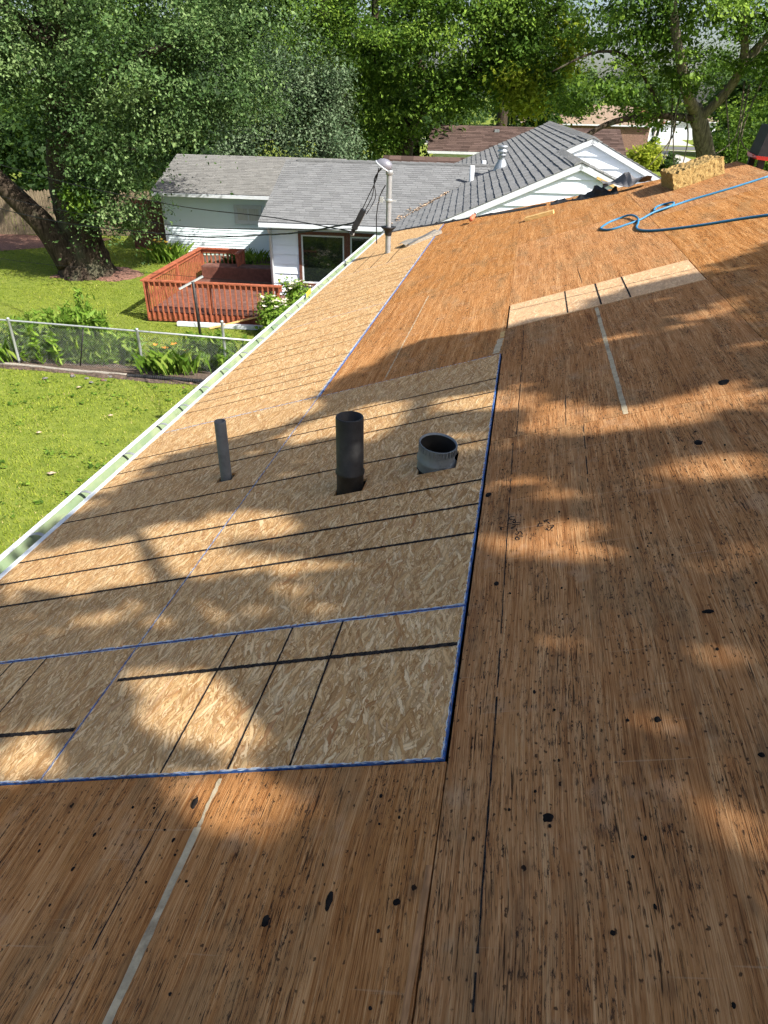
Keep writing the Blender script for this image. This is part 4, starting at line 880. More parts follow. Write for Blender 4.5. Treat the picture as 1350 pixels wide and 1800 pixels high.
# brown framed window pair
def window(parent, x0, x1, z0, z1, y, frame, sash=M['white'], fw=0.09, glass=M['glass'], mull=None, depth=0.06):
    m = NB(); m.box(x0, x1, y - depth, y, z0, z0 + fw); m.box(x0, x1, y - depth, y, z1 - fw, z1); m.box(x0, x0 + fw, y - depth, y, z0 + fw, z1 - fw); m.box(x1 - fw, x1, y - depth, y, z0 + fw, z1 - fw)
    w = m.build('window', frame, parent)
    xa, xb, za, zb = x0 + fw, x1 - fw, z0 + fw, z1 - fw; s = 0.045; d = depth * .7
    m = NB(); m.box(xa, xb, y - d, y - .004, za, za + s); m.box(xa, xb, y - d, y - .004, zb - s, zb); m.box(xa, xa + s, y - d, y - .004, za + s, zb - s); m.box(xb - s, xb, y - d, y - .004, za + s, zb - s)
    if mull: m.box((xa + xb) / 2 - mull, (xa + xb) / 2 + mull, y - d, y - .004, za + s, zb - s)
    m.build('sash', sash, w)
    NB().quad((xa + s, y - .012, za + s), (xb - s, y - .012, za + s), (xb - s, y - .012, zb - s), (xa + s, y - .012, zb - s)).build('pane', glass, w)
window(nh, -4.98, -3.47, 0.62, 2.24, 21.985, M['brownwall']); window(nh, -3.46, -2.62, 0.62, 2.24, 21.985, M['brownwall'])
# cross wing: small front gable at y 18, larger gable at y 21.8
G1Y, G1X, G1Z = 18.0, 2.60, gz(2.60); G2Y, G2X = 21.8, 3.36; G2Z = gz(G2X); SR1, SR2 = 0.42, 0.47; RB = 34.5
XLE = (EZ - GA) / GB
XR1 = G1X + (G1Z - 2.5) / SR1; XR2 = G2X + (G2Z - 2.5) / SR2
NB().box(XLE + .35, XR1 - .35, G1Y + .28, 30, 0, 2.6).build('wall', M['siding'], nh)
for (gy, gx_, gz_, sr, xl, xr) in ((G1Y + .10, G1X, G1Z, SR1, XLE + .3, XR1 - .3), (G2Y + .10, G2X, G2Z, SR2, G1X - .6, XR2 - .3)):
    zb = 2.45 if gy < 20 else 3.0
    lo = lambda z, gx_=gx_, gz_=gz_, sr=sr, xl=xl, xr=xr: (max(xl, (z + .12 - GA) / GB), min(xr, gx_ + (gz_ - z - .12) / sr))
    a0 = lo(zb); NB().prism([(a0[0], gy + .004, zb), (a0[1], gy + .004, zb), (gx_, gy + .004, gz_ - .13)], (0, .12, 0)).build('gable_wall', M['siding'], nh)
    lap_boards(nh, 0, 0, gy, zb, gz_ - .12, 0.30, M['siding'], 0.05, lo)
def rake(y, x0, z0, x1, z1, w=0.13, t=0.09, mat=None, name='rake_board', over=0.0):
    m = NB(); d = Vector((x1 - x0, 0, z1 - z0)).normalized(); n = Vector((-d.z, 0, d.x))
    if n.z < 0: n = -n
    A, B = Vector((x0, y, z0)), Vector((x1, y, z1))
    m.hexa([A - n * w, B - n * w, B - n * w + Vector((0, t, 0)), A - n * w + Vector((0, t, 0)), A, B, B + Vector((0, t, 0)), A + Vector((0, t, 0))]); return m.build(name, mat or M['white'], nh)
rake(G1Y - .02, XLE - .3, gz(XLE - .3) - .01, G1X, G1Z - .01); rake(G1Y - .02, G1X + .002, G1Z - .01, XR1 + .3, 2.5 - .3 * SR1 - .01)
rake(G1Y + .02, XLE, gz(XLE) - .13, G1X, G1Z - .13, 0.04, .07, name='rake_moulding'); rake(G1Y + .02, G1X + .002, G1Z - .13, XR1, 2.5 - .13, 0.04, .07, name='rake_moulding')
rake(G2Y - .02, G1X - .2, gz(G1X - .2) - .01, G2X, G2Z - .01); rake(G2Y - .02, G2X + .002, G2Z - .01, XR2 + .3, 2.5 - .3 * SR2 - .01)
rake(G2Y + .02, G1X - .2, gz(G1X - .2) - .13, G2X, G2Z - .13, 0.04, .07, name='rake_moulding'); rake(G2Y + .02, G2X + .002, G2Z - .13, XR2, 2.5 - .13, 0.04, .07, name='rake_moulding')
rake(G1Y - .035, 3.0, G1Z - .01 - .4 * SR1 - .09, 3.52, G1Z - .01 - .92 * SR1 - .09, 0.055, .03, M['lumber'], 'bare_trim')
slab('roof_deck', [(XLE - .05, G1Y, gz(XLE - .05)), (G1X, G1Y, G1Z), (G1X, RB, G1Z), (XLE - .05, RB, gz(XLE - .05))], M['sh_dark'], nh)
slab('roof_deck', [(G1X, G2Y, G1Z), (G2X, G2Y, G2Z), (G2X, RB, G2Z), (G1X, RB, G1Z)], M['sh_dark'], nh)
slab('roof_deck', [(G1X, G1Y, G1Z), (XR1 + .3, G1Y, 2.5 - .3 * SR1), (XR1 + .3, G2Y + .4, 2.5 - .3 * SR1), (G1X, G2Y + .4, G1Z)], M['sh_dark'], nh)
slab('roof_deck', [(G2X, G2Y, G2Z), (XR2 + .3, G2Y, 2.5 - .3 * SR2), (XR2 + .3, RB, 2.5 - .3 * SR2), (G2X, RB, G2Z)], M['sh_dark'], nh)
def keep_left(p):
    if p.x > G1X - .02 and p.y < G2Y: return False
    if p.y > EY and p.y <= RY and EZ + SM * (p.y - EY) > p.z: return False
    if p.y > RY and RZ - SM * (p.y - RY) > p.z: return False
    return True
shingles('shingles', (XLE - .07, G1Y - .03, gz(XLE - .07) + .004), (XLE - .07, RB, gz(XLE - .07) + .004), (G2X, G1Y - .03, G2Z + .004), M['sh_dark'], nh, expo=0.20, keep=keep_left, seed=2, thick=0.026)
shingles('shingles', (XR1 + .3, G1Y - .03, 2.5 - .3 * SR1 + .004), (XR1 + .3, G2Y - .05, 2.5 - .3 * SR1 + .004), (G1X, G1Y - .03, G1Z + .004), M['sh_dark'], nh, expo=0.2, seed=3, thick=.03)
shingles('shingles', (XR2 + .3, G2Y - .03, 2.5 - .3 * SR2 + .004), (XR2 + .3, RB, 2.5 - .3 * SR2 + .004), (G2X, G2Y - .03, G2Z + .004), M['sh_dark'], nh, expo=0.2, seed=4, thick=.03)
for (xx, zz, y0_, y1_, s_r) in ((G1X, G1Z, G1Y - .04, G2Y + .2, SR1), (G2X, G2Z, G2Y - .04, RB, SR2)):
    m = NB(); y = y0_
    while y < y1_:
        lift = 0.05 if y < y0_ + 2.0 else .03
        for sgn, sl_ in ((-1, GB), (1, s_r)):
            e = xx + sgn * .17; ze = zz - .17 * sl_
            m.hexa([(xx, y, zz + .005), (e, y, ze + .005), (e, y + .31, ze - .0), (xx, y + .31, zz), (xx, y, zz + .055), (e, y, ze + lift), (e, y + .31, ze + lift * .6), (xx, y + .31, zz + .035)])
        y += 0.21
    o = m.build('ridge_caps', M['sh_dark'], nh); set_tint(o, np.random.default_rng(2).random(len(m.v))); tag(o, kind='stuff')
def nlathe(parent, name, c, prof, mat, n=16, axis=None): return MB().lathe(NW(*c), prof, n, axis).build(name, mat, parent, True)
fl = empty('flue', NW(1.06, 24.3, 3.9), NTH); tag(fl, 'galvanised flue with a cone collar and round cap on the grey roof', 'flue')
nlathe(fl, 'cone', (1.06, 24.3, 3.9), [(0.26, -.12), (0.23, .02), (0.12, .26), (0.115, .28)], M['galv']); nlathe(fl, 'stack', (1.06, 24.3, 3.9), [(0.10, .2), (0.10, .5)], M['galv']); nlathe(fl, 'storm_collar', (1.06, 24.3, 3.9), [(0.10, .40), (0.15, .38), (.10, .44)], M['galv'])
nlathe(fl, 'cap', (1.06, 24.3, 3.9), [(0.15, .48), (0.155, .50), (.155, .53), (0.11, .56), (.11, .60), (.16, .62), (.15, .66), (0, .68)], M['galv'])
o = nlathe(None, 'plumbing_vent', (0.16, 24.1, 3.5), [(0.075, -.1), (0.075, .50), (0.06, .50), (.06, .2)], M['white']); tag(o, 'short white plastic vent pipe in front of the galvanised flue', 'pipe')
o = nlathe(None, 'plumbing_vent', (0.56, 26.6, 3.45), [(0.075, -.1), (0.075, .52), (0.06, .52), (.06, .2)], M['white']); tag(o, 'smaller white vent pipe rising behind the ridge left of the flue', 'pipe')
# dry leaves drifted into the roof valley
m = NB(); r = random.Random(9); tt = []
for k in range(170):
    s = r.random() ** .8; y = 21.6 + 1.9 * s + r.gauss(0, .05); z = EZ + SM * (y - EY); x = (z - GA) / GB + r.gauss(0, .11 * (1.2 - s)); zz = max(z, gz(x)) + r.uniform(.01, .06); a = r.uniform(0, 6.28); q = r.uniform(.03, .07)
    m.add([(x + q * math.cos(a), y + q * math.sin(a), zz), (x - q * .5 * math.sin(a), y + q * .5 * math.cos(a), zz + r.uniform(0, .03)), (x - q * math.cos(a), y - q * math.sin(a), zz), (x + q * .5 * math.sin(a), y - q * .5 * math.cos(a), zz + r.uniform(0, .03))], [(0, 1, 2, 3)])
o = m.build('leaf_litter', M['drygrey']); tag(o, 'dry brown leaves drifted into the valley of the grey roof', 'leaves', kind='stuff')

# ------------------------------------------------------------------ garage behind
ga = empty('garage', NW(-9, 30, 0), NTH); tag(ga, 'pale green sided garage with a warm grey shingle roof behind the deck', 'garage')
NB().box(-12.05, -5.2, 29.0, 34.4, 0, 2.45).build('wall', M['siding_g'], ga)
m = NB(); z = 0.1
while z < 2.36: m.hexa([(-12.06, 28.965, z), (-5.2, 28.965, z), (-5.2, 28.998, z), (-12.06, 28.998, z), (-12.06, 28.99, z + .1), (-5.2, 28.99, z + .1), (-5.2, 28.998, z + .1), (-12.06, 28.998, z + .1)]); z += .1
m.build('siding', M['siding_g'], ga)['kind'] = 'stuff'
NB().box(-12.1, -12.0, 28.94, 29.03, 0, 2.42).build('corner_post', M['white'], ga)
window(ga, -9.12, -8.0, 1.27, 1.97, 28.96, M['white'], fw=.08, glass=M['curtain'], mull=.02)
slab('roof_deck', [(-12.25, 28.4, 2.40), (-5.0, 28.4, 2.40), (-5.0, 31.7, 3.50), (-12.25, 31.7, 3.50)], M['sh_warm'], ga); slab('roof_deck', [(-12.25, 31.704, 3.50), (-5.0, 31.704, 3.50), (-5.0, 35, 2.40), (-12.25, 35, 2.40)], M['sh_warm'], ga)
shingles('shingles', (-12.27, 28.38, 2.405), (-5.0, 28.38, 2.405), (-12.27, 31.7, 3.505), M['sh_warm'], ga, seed=5, thick=.012)
NB().box(-12.25, -5.0, 28.30, 28.39, 2.27, 2.385).build('fascia', M['white'], ga); NB().box(-12.2, -5.2, 28.4, 29.0, 2.33, 2.345).build('soffit', M['white'], ga)
NB().prism([(-12.05, 29, 2.4), (-12.05, 34.4, 2.4), (-12.05, 31.7, 3.42)], (.05, 0, 0)).build('gable_wall', M['siding_g'], ga)
# dark gate standing in for the shaded gap beside the garage
gt = empty('shade_gap_boards', NW(-12.9, 29.6, 0), NTH); tag(gt, 'dark brown board gate standing in for the shaded gap at the garage corner', 'infill')
for k in range(8): NB().box(-13.75 + k * .2, -13.565 + k * .2, 29.5, 29.525, 0.03, 1.95 + .01 * (k % 3)).build('board', M['brownwall'], gt)
NB().box(-13.75, -12.15, 29.53, 29.57, .4, .5).build('rail', M['brownwall'], gt); NB().box(-13.75, -12.15, 29.53, 29.57, 1.5, 1.6).build('rail', M['brownwall'], gt)

# ------------------------------------------------------------------ red deck
dk = empty('deck', NW(-7.3, 21.8, 0), NTH); tag(dk, 'red brown timber deck with slatted railing on the lawn', 'deck')
DX0, DX1, DY0, DY1, DZ = -9.0, -5.3, 19.45, 24.3, 0.30
k = 0; x = DY0
while x < DY1 - .02: NB().box(DX0 + .03, DX1 if x > 22 else DX1 + .3, x, min(x + .138, DY1), DZ - .03, DZ + .002 * (k % 2)).build('floor_board', M['deckfloor'], dk); x += .145; k += 1
for a, b in (((DX0 - .02, DY0 - .03), (DX1 + .3, DY0)), ((DX0 - .02, DY0), (DX0 + .02, DY1))): NB().box(a[0], b[0], a[1], b[1], .04, DZ - .035).build('skirt_board', M['deck'], dk)
for (xx, yy) in ((DX0 + .02, DY0 + .01), (DX0 + .02, DY1), (-7.5, DY1), (DX1 + .2, DY0 + .01), (DX0 + .02, 21.9), (-7.1, DY0 + .01)): NB().box(xx - .05, xx + .05, yy - .05 + .06, yy + .05 + .06, 0, 1.17).build('post', M['deck'], dk)
TZ = 1.19
NB().box(DX0 - .06, DX1 + .35, DY0 - .07, DY0 + .09, TZ - .035, TZ).build('rail_cap', M['deck'], dk); NB().box(DX0 - .07, DX0 + .09, DY0 + .092, DY1 + .07, TZ - .033, TZ + .001).build('rail_cap', M['deck'], dk); NB().box(DX0 + .092, -7.40, DY1 - .07, DY1 + .09, TZ - .035, TZ).build('rail_cap', M['deck'], dk); NB().box(-7.56, -7.42, DY1 - .80, DY1 - .072, TZ - .033, TZ + .001).build('rail_cap', M['deck'], dk)
NB().box(DX0, DX1 + .35, DY0 - .005, DY0 + .03, TZ - .16, TZ - .04).build('rail', M['deck'], dk); NB().box(DX0 - .02, DX0 + .02, DY0 + .04, DY1, TZ - .16, TZ - .04).build('rail', M['deck'], dk); NB().box(DX0 + .06, -7.45, DY1 - .01, DY1 + .03, TZ - .16, TZ - .04).build('rail', M['deck'], dk)
x = DX0 + .03
while x < DX1 + .33: NB().box(x - .019, x + .019, DY0 - .075, DY0 - .036, .10, TZ - .04).build('baluster', M['deck'], dk); x += .158
y = DY0 + .16
while y < DY1: NB().box(DX0 - .062, DX0 - .024, y - .019, y + .019, .12, TZ - .04).build('baluster', M['deck'], dk); y += .15
x = DX0 + .2
while x < -7.5: NB().box(x - .019, x + .019, DY1 + .034, DY1 + .072, .12, TZ - .04).build('baluster', M['deck'], dk); x += .15
for y in (DY1 - .2, DY1 - .35, DY1 - .5, DY1 - .65): NB().box(-7.51, -7.472, y - .019, y + .019, .12, TZ - .04).build('baluster', M['deck'], dk)
NB().box(-8.75, DX1 + .2, 23.55, 24.1, .70, .74).build('bench_seat', M['deckfloor'], dk); NB().box(-8.75, DX1 + .2, 23.55, 23.6, DZ, .70).build('bench_front', M['brownwall'], dk)
m = NB(); m.box(-8.0, -4.9, 19.05, 19.18, 0.02, 0.13); tag(m.build('downspout_length', M['white']), 'long white downspout lying on the grass along the deck front', 'downspout')
m = NB(); m.bar((-7.0, 18.95, .03), (-5.7, 19.4, .30), .09, .03); tag(m.build('loose_board', M['lumber']), 'pale loose board propped in front of the deck behind a fence post', 'board')

# ------------------------------------------------------------------ chain link fence
cf = empty('chain_link_fence', NW(-8, 15.3, 0), NTH); tag(cf, 'grey chain link fence with tube top rail across the lawn', 'fence')
FY = 15.3; ftop = lambda x: 1.10 - (x + 10.5) * 0.030
for x, y in ((-10.58, FY), (-7.42, FY), (-5.36, FY + .05), (-13.4, FY)):
    h = ftop(x) + (0.03 if x != -5.36 else 0.36); MB().lathe(NW(x, y, 0), [(.033, 0), (.033, h), (.038, h + .005), (.036, h + .03), (0, h + .045)], 12).build('post', M['postgrey'], cf, True)
MB().tube([NW(-9.05, FY + .03, 0), NW(-8.75, FY + .03, ftop(-8.75) - .02)], .016, 8).build('post', M['iron'], cf, True)
MB().tube([NW(-15.5, FY, ftop(-15.5)), NW(-10.5, FY, ftop(-10.5)), NW(-7.4, FY, ftop(-7.4)), NW(-3.4, FY, ftop(-3.4))], .022, 10).build('top_rail', M['postgrey'], cf, True)
m = NB(); x = -15.6; P_ = 0.062
while x < -3.3:
    for s in (1, -1):
        hgt = ftop(x) - .04; x2 = x + s * hgt
        if -15.6 < x2 < -3.3: m.bar((x, FY + .028 + .003 * s, .03), (x2, FY + .028 + .003 * s, ftop(x2) - .02), .0020, .0020, (0, 1, 0))
    x += P_
m.build('wire_mesh', M['postgrey'], cf)['kind'] = 'stuff'
m = MB(); pts = [NW(-7.62, 14.85, .06), NW(-6.7, 14.82, .07), NW(-5.83, 14.75, .07), NW(-4.2, 14.7, .07)]; P = catmull(pts, 40); m.tube(P, [.055 if i % 2 else .047 for i in range(len(P))], 12); tag(m.build('drain_pipe', M['blackpipe'], None, False), 'black corrugated drain pipe lying along the foot of the fence', 'pipe')
m = MB(); P = catmull([NW(-13.5, 15.2, .05), NW(-10.6, 15.15, .06), NW(-9.0, 15.0, .05), NW(-7.7, 14.95, .04)], 8); m.tube(P, .04, 7, jit=.15); tag(m.build('edging_log', M['oldwood'], None, True), 'thin grey log edging below the left part of the chain link fence', 'log')
r = random.Random(4)
for k in range(18):
    x, y = r.uniform(-9.5, -4.5), r.uniform(14.35, 14.95); s = r.uniform(.03, .065); m = NB()
    m.lathe((x, y, 0.01), [(0, -.02), (s, .0), (s * .9, s * .5), (s * .4, s * .75), (0, s * .8)], 7); m.v = [(a + r.uniform(-.015, .015), b + r.uniform(-.015, .015), c + r.uniform(-.006, .006)) for a, b, c in m.v]
    tag(m.build('stone', M['brick'] if k % 2 else M['gravel']), 'small rubble stone in the bare strip below the chain link fence', 'stone', 'stones along the fence foot')
# clothes post
cp = empty('clothes_post', NW(-6.5, 16.9, 0), NTH); tag(cp, 'black steel clothes post with a white crossarm between fence and deck', 'post')
MB().tube([NW(-6.52, 16.95, 0), NW(-6.42, 16.6, 1.88)], .035, 10).build('pole', M['iron'], cp, True)
MB().bar(NW(-6.70, 16.37, 1.75), NW(-6.24, 16.83, 1.97), .045, .04).build('crossarm', M['postgrey'], cp)

# ------------------------------------------------------------------ stockade fence at the left
sf = empty('stockade_fence', NW(-20, 32, 0), NTH); tag(sf, 'tall weathered grey stockade fence behind the big tree', 'fence')
r = random.Random(6); A, B = Vector((-27, 30.6)), Vector((-13.9, 32.6)); n = int((B - A).length / .15)
for k in range(n):
    p = A.lerp(B, k / n); h = 1.9 + r.uniform(-.06, .06); m = NB(); w = .068
    d = (B - A).normalized(); q = Vector((-d.y, d.x)) * .02
    pr = [(p.x - d.x * w, p.y - d.y * w, 0.02), (p.x + d.x * w, p.y + d.y * w, 0.02), (p.x + d.x * w, p.y + d.y * w, h - .08), (p.x, p.y, h), (p.x - d.x * w, p.y - d.y * w, h - .08)]
    m.prism(pr, (q.x + r.uniform(-.008, .008), q.y, 0)); m.build('picket', M['stockade'], sf)
for zz in (.4, 1.0, 1.6): NB().bar((A.x + .0, A.y + .06, zz), (B.x, B.y + .06, zz), .04, .08).build('rail', M['stockade'], sf)

# ------------------------------------------------------------------ houses across the street
def far_house(name, label, x0, x1, y0, y1, eave, ridge, roofmat, wallmat, hip_=0.0, over=.4, win=0, seed=0, tabs=True):
    e = empty(name, NW((x0 + x1) / 2, (y0 + y1) / 2, 0), NTH); tag(e, label, 'house')
    NB().box(x0 + over, x1 - over, y0 + over, y1 - over, 0, eave - .02).build('wall', wallmat, e)
    ym = (y0 + y1) / 2; a, b = x0 + hip_, x1 - hip_
    def sl(pts):
        return slab('roof', pts, roofmat, e, .1)
    sl([(x0, y0, eave), (x1, y0, eave), (b, ym, ridge), (a, ym, ridge)]); sl([(x1, y1, eave), (x0, y1, eave), (a, ym + .004, ridge), (b, ym + .004, ridge)])
    if hip_: sl([(x0 - .004, y1, eave), (x0 - .004, y0, eave), (a - .004, ym, ridge)]); sl([(x1 + .004, y0, eave), (x1 + .004, y1, eave), (b + .004, ym, ridge)])
    else:
        for xx in (x0 + over, x1 - over - .05): NB().prism([(xx, y0 + over, eave - .02), (xx, y1 - over, eave - .02), (xx, ym, ridge - .12)], (.05, 0, 0)).build('gable_wall', wallmat, e)
    NB().box(x0, x1, y0 - .06, y0 - .005, eave - .16, eave).build('fascia', M['white'], e)
    for k in range(win):
        xx = x0 + (x1 - x0) * (k + .8) / (win + .6); m = NB(); m.box(xx, xx + 1.2, y0 + over - .06, y0 + over - .003, 1.0, 2.1); w = m.build('window', M['white'], e); NB().box(xx + .08, xx + 1.12, y0 + over - .075, y0 + over - .062, 1.08, 2.02).build('pane', M['glass'], w)
    if tabs and not hip_: shingles('shingles', (x0, y0, eave + .01), (x1, y0, eave + .01), (x0, ym, ridge + .01), roofmat, e, tab=.6, expo=.28, seed=seed, thick=.02)
    return e
bh = far_house('brown_house', 'low house with a long dark brown shingle roof behind the grey roof', -2.9, 10.9, 55, 63, 2.42, 3.90, M['sh_brown'], M['siding_g'], win=3, seed=21)
for x in (1.8, 4.9): NB().box(x, x + .35, 58.0, 58.4, 3.52, 3.72).build('roof_vent', M['galv'], bh)
NB().box(6.0, 6.7, 58.6, 59.2, 3.6, 4.15).build('chimney', M['brick'], bh)
sh = far_house('garden_shed', 'small shed with a dark roof just above the grey ridge', -4.2, 0.9, 37, 40, 2.3, 3.2, M['sh_brown'], M['siding'], seed=22)
th_ = far_house('tan_house', 'house with a tan grey roof and chimney across the street', 5.5, 22.5, 100, 112, 3.0, 5.0, M['sh_tan'], M['brick'], hip_=2.0, win=2)
NB().box(11.5, 12.6, 104.5, 105.4, 4.2, 5.6).build('chimney', M['brick'], th_); NB().box(11.4, 12.7, 104.4, 105.5, 5.6, 5.75).build('chimney_cap', M['white'], th_)
far_house('orange_roof_house', 'far house with a bright orange tan hipped roof', 10, 24, 150, 164, 3.0, 6.6, M['sh_orange'], M['brick'], hip_=6.0)
rh = far_house('red_roof_house', 'far house with a red brown hipped roof behind the parked car', 18.5, 29.5, 121, 131, 2.6, 4.7, M['sh_red'], M['siding_g'], hip_=4.0, win=3)
far_house('white_garage', 'low white garage seen beneath the right hand tree', 30.5, 41, 136, 144, 2.7, 3.6, M['sh_tan'], M['white'], hip_=0, tabs=False)
# parked car
def car(name, x, y, rz, paint, label):
    e = empty(name, NW(x, y, 0), NTH + rz); tag(e, label, 'car'); c, s = math.cos(NTH + rz), math.sin(NTH + rz); o = NW(x, y, 0)
    def T(p): return (o.x + p[0] * c - p[1] * s, o.y + p[0] * s + p[1] * c, p[2])
    def bd(m, n, mat, par=e, sm=False): m.v = [T(v) for v in m.v]; return mesh(n, m.v, m.f, mat, par, sm)
    prof = [(-2.2, .35), (-2.25, .75), (-2.1, 1.0), (-1.3, 1.05), (-.9, 1.02), (1.0, 1.0), (1.75, .92), (2.2, .75), (2.25, .4), (2.15, .3), (-2.1, .3)]
    bd(MB().prism([(a, -.86, b) for a, b in prof], (0, 1.72, 0)), 'body', paint)
    cab = [(-2.05, 1.0), (-1.75, 1.52), (-1.2, 1.62), (.2, 1.58), (1.1, 1.0)]; bd(MB().prism([(a, -.74, b) for a, b in cab], (0, 1.48, 0)), 'cabin', paint)
    for sy in (-.765, .745):
        bd(MB().prism([(-1.75, sy, 1.05), (-1.6, sy, 1.45), (-.6, sy, 1.52), (-.6, sy, 1.05)], (0, .02, 0)), 'window', M['glass']); bd(MB().prism([(-.5, sy, 1.05), (-.5, sy, 1.52), (.1, sy, 1.48), (.85, sy, 1.05)], (0, .02, 0)), 'window', M['glass'])
    for wx in (-1.4, 1.4):
        for wy in (-.88, .70):
            m = MB(); m.lathe((wx, wy, .33), [(0, 0), (.33, 0), (.33, .18), (0, .18)], 18, (0, 1, 0)); w = bd(m, 'wheel', M['tyre']); m = MB(); m.lathe((wx, wy - .01 if wy < 0 else wy + .01, .33), [(0, 0), (.2, 0), (.2, .18), (0, .18)], 14, (0, 1, 0)); bd(m, 'rim', M['alu'], w)
    for sy in (-.6, .45): bd(MB().box(2.2, 2.27, sy, sy + .2, .6, .75), 'headlight', M['white'])
car('parked_car', 21.3, 112.4, 0.0, M['carpaint'], 'dark blue car parked at the kerb beyond the brown roof')

# ------------------------------------------------------------------ vegetation
def leaves_mesh(name, pts, size, tint, mat, parent, seed, up=0.5, aspect=0.55, normals=None):
    r = np.random.default_rng(seed); n = len(pts)
    nr = r.normal(size=(n, 3)); nr[:, 2] = np.abs(nr[:, 2]) + up
    if normals is not None: nr += normals * 0.9
    nr /= np.linalg.norm(nr, axis=1)[:, None]
    t = r.normal(size=(n, 3)); t[:, 2] -= 0.5; t -= nr * (t * nr).sum(1)[:, None]; t /= np.linalg.norm(t, axis=1)[:, None] + 1e-9
    b = np.cross(nr, t); s = (size * np.clip(r.lognormal(0, .38, n), .4, 2.2))[:, None]; w = s * aspect
    v = np.empty((n, 4, 3)); v[:, 0] = pts - t * s * .5; v[:, 1] = pts + b * w * .5 + t * s * .08 - nr * s * .06; v[:, 2] = pts + t * s * .5; v[:, 3] = pts - b * w * .5 + t * s * .08 - nr * s * .06
    base = np.array([pts[:, 0].mean(), pts[:, 1].mean(), pts[:, 2].min()]); v = (v.reshape(-1, 3) - base)
    me = bpy.data.meshes.new(name); me.vertices.add(4 * n); me.vertices.foreach_set('co', v.ravel().astype(np.float32))
    me.loops.add(4 * n); me.loops.foreach_set('vertex_index', np.arange(4 * n, dtype=np.int32))
    me.polygons.add(n); me.polygons.foreach_set('loop_start', np.arange(0, 4 * n, 4, dtype=np.int32)); me.polygons.foreach_set('loop_total', np.full(n, 4, dtype=np.int32))
    me.update(calc_edges=True)
    a = me.attributes.new('tint', 'FLOAT', 'POINT'); a.data.foreach_set('value', np.repeat(tint, 4).astype(np.float32))
    me.materials.append(mat)
    return link_mesh(name, me, parent, tuple(base))
def clumps(boughs, n, clump_sigma=0.35, per=45, seed=0, shell=0.45, flat=0.6, droop=0.0):
    """leaf positions gathered in twig clumps through a set of ellipsoids: (centre, radii, weight)"""
    r = np.random.default_rng(seed); vol = np.array([b[2] * (b[1][0] * b[1][1] * b[1][2]) ** (2 / 3) for b in boughs]); vol = vol / vol.sum()
    nc = max(1, n // per); which = r.choice(len(boughs), nc, p=vol)
    d = r.normal(size=(nc, 3)); d /= np.linalg.norm(d, axis=1)[:, None]; rad = r.random(nc) ** shell
    C = np.array([b[0] for b in boughs], dtype=float)[which]; Rr = np.array([b[1] for b in boughs], dtype=float)[which]
    cen = C + d * rad[:, None] * Rr; out = d.copy()
    k = r.integers(int(per * .5), int(per * 1.5), nc); idx = np.repeat(np.arange(nc), k)
    sg = clump_sigma * r.uniform(.55, 1.45, nc)
    off = r.normal(size=(len(idx), 3)) * sg[idx][:, None]; off[:, 2] *= flat
    off[:, 2] -= droop * (off[:, 0] ** 2 + off[:, 1] ** 2)
    tint = np.clip(0.5 + r.normal(size=nc)[idx] * .22 + r.normal(size=len(idx)) * .16, 0, 1)
    return cen[idx] + off, tint, out[idx]
def limb(parent, pts, radii, mat, name='branch', n=10, jit=0.06):
    P = catmull(pts, 5); R_ = np.interp(np.linspace(0, len(radii) - 1, len(P)), np.arange(len(radii)), radii)
    MB().tube(P, list(R_), n, True, jit).build(name, mat, parent, True)
def crown(parent, boughs, n, size, mat, seed, name='crown', **k):
    asp = k.pop('aspect', .55); up = k.pop('up', .5)
    p, t, o = clumps(boughs, n, seed=seed, **k)
    ob = leaves_mesh(name, p, size, t, mat, parent, seed + 1, normals=o, aspect=asp, up=up); ob['kind'] = 'stuff'; return ob
def B(x, y, z, rx, ry, rz, w=1.0): p = NW(x, y, z); return ((p.x, p.y, p.z), (rx, ry, rz), w)

# big tree at the left, two leaning stems, drooping skirts of leaves
lt = empty('broadleaf_tree', NW(-13.6, 24.7, 0)); tag(lt, 'huge old tree with a forked trunk and drooping crown left of the garage', 'tree')
limb(lt, [NW(-13.5, 24.8, -.1), NW(-13.5, 24.8, .5), NW(-13.6, 24.9, 1.6), NW(-13.7, 25, 3.2), NW(-13.5, 25.2, 6), NW(-13.2, 25.4, 10), NW(-13, 25.5, 14)], [1.15, .80, .68, .60, .52, .40, .2], M['bark'], 'trunk', 20, .09)
limb(lt, [NW(-13.9, 24.5, .5), NW(-14.5, 24.3, 1.7), NW(-15.5, 24.1, 2.9), NW(-17, 24, 4.6), NW(-19, 24, 7.5)], [.58, .40, .34, .30, .22], M['bark'], 'trunk', 16, .07)
for a, b, c in (((-13.5, 25, 4), (-11, 24, 6.2), (-8.2, 23.6, 7.2)), ((-13.5, 25, 5.5), (-12, 23.5, 8), (-9.5, 22.5, 9.5)), ((-13.6, 25, 3.4), (-12, 24, 4.1), (-10.3, 23.4, 4.2)), ((-13.4, 25, 7), (-15.5, 23.5, 9), (-17, 22, 10)), ((-13.3, 25, 8), (-11, 26, 11), (-9, 27, 13))): limb(lt, [NW(*a), NW(*b), NW(*c)], [.24, .15, .05], M['bark'], 'branch', 8)
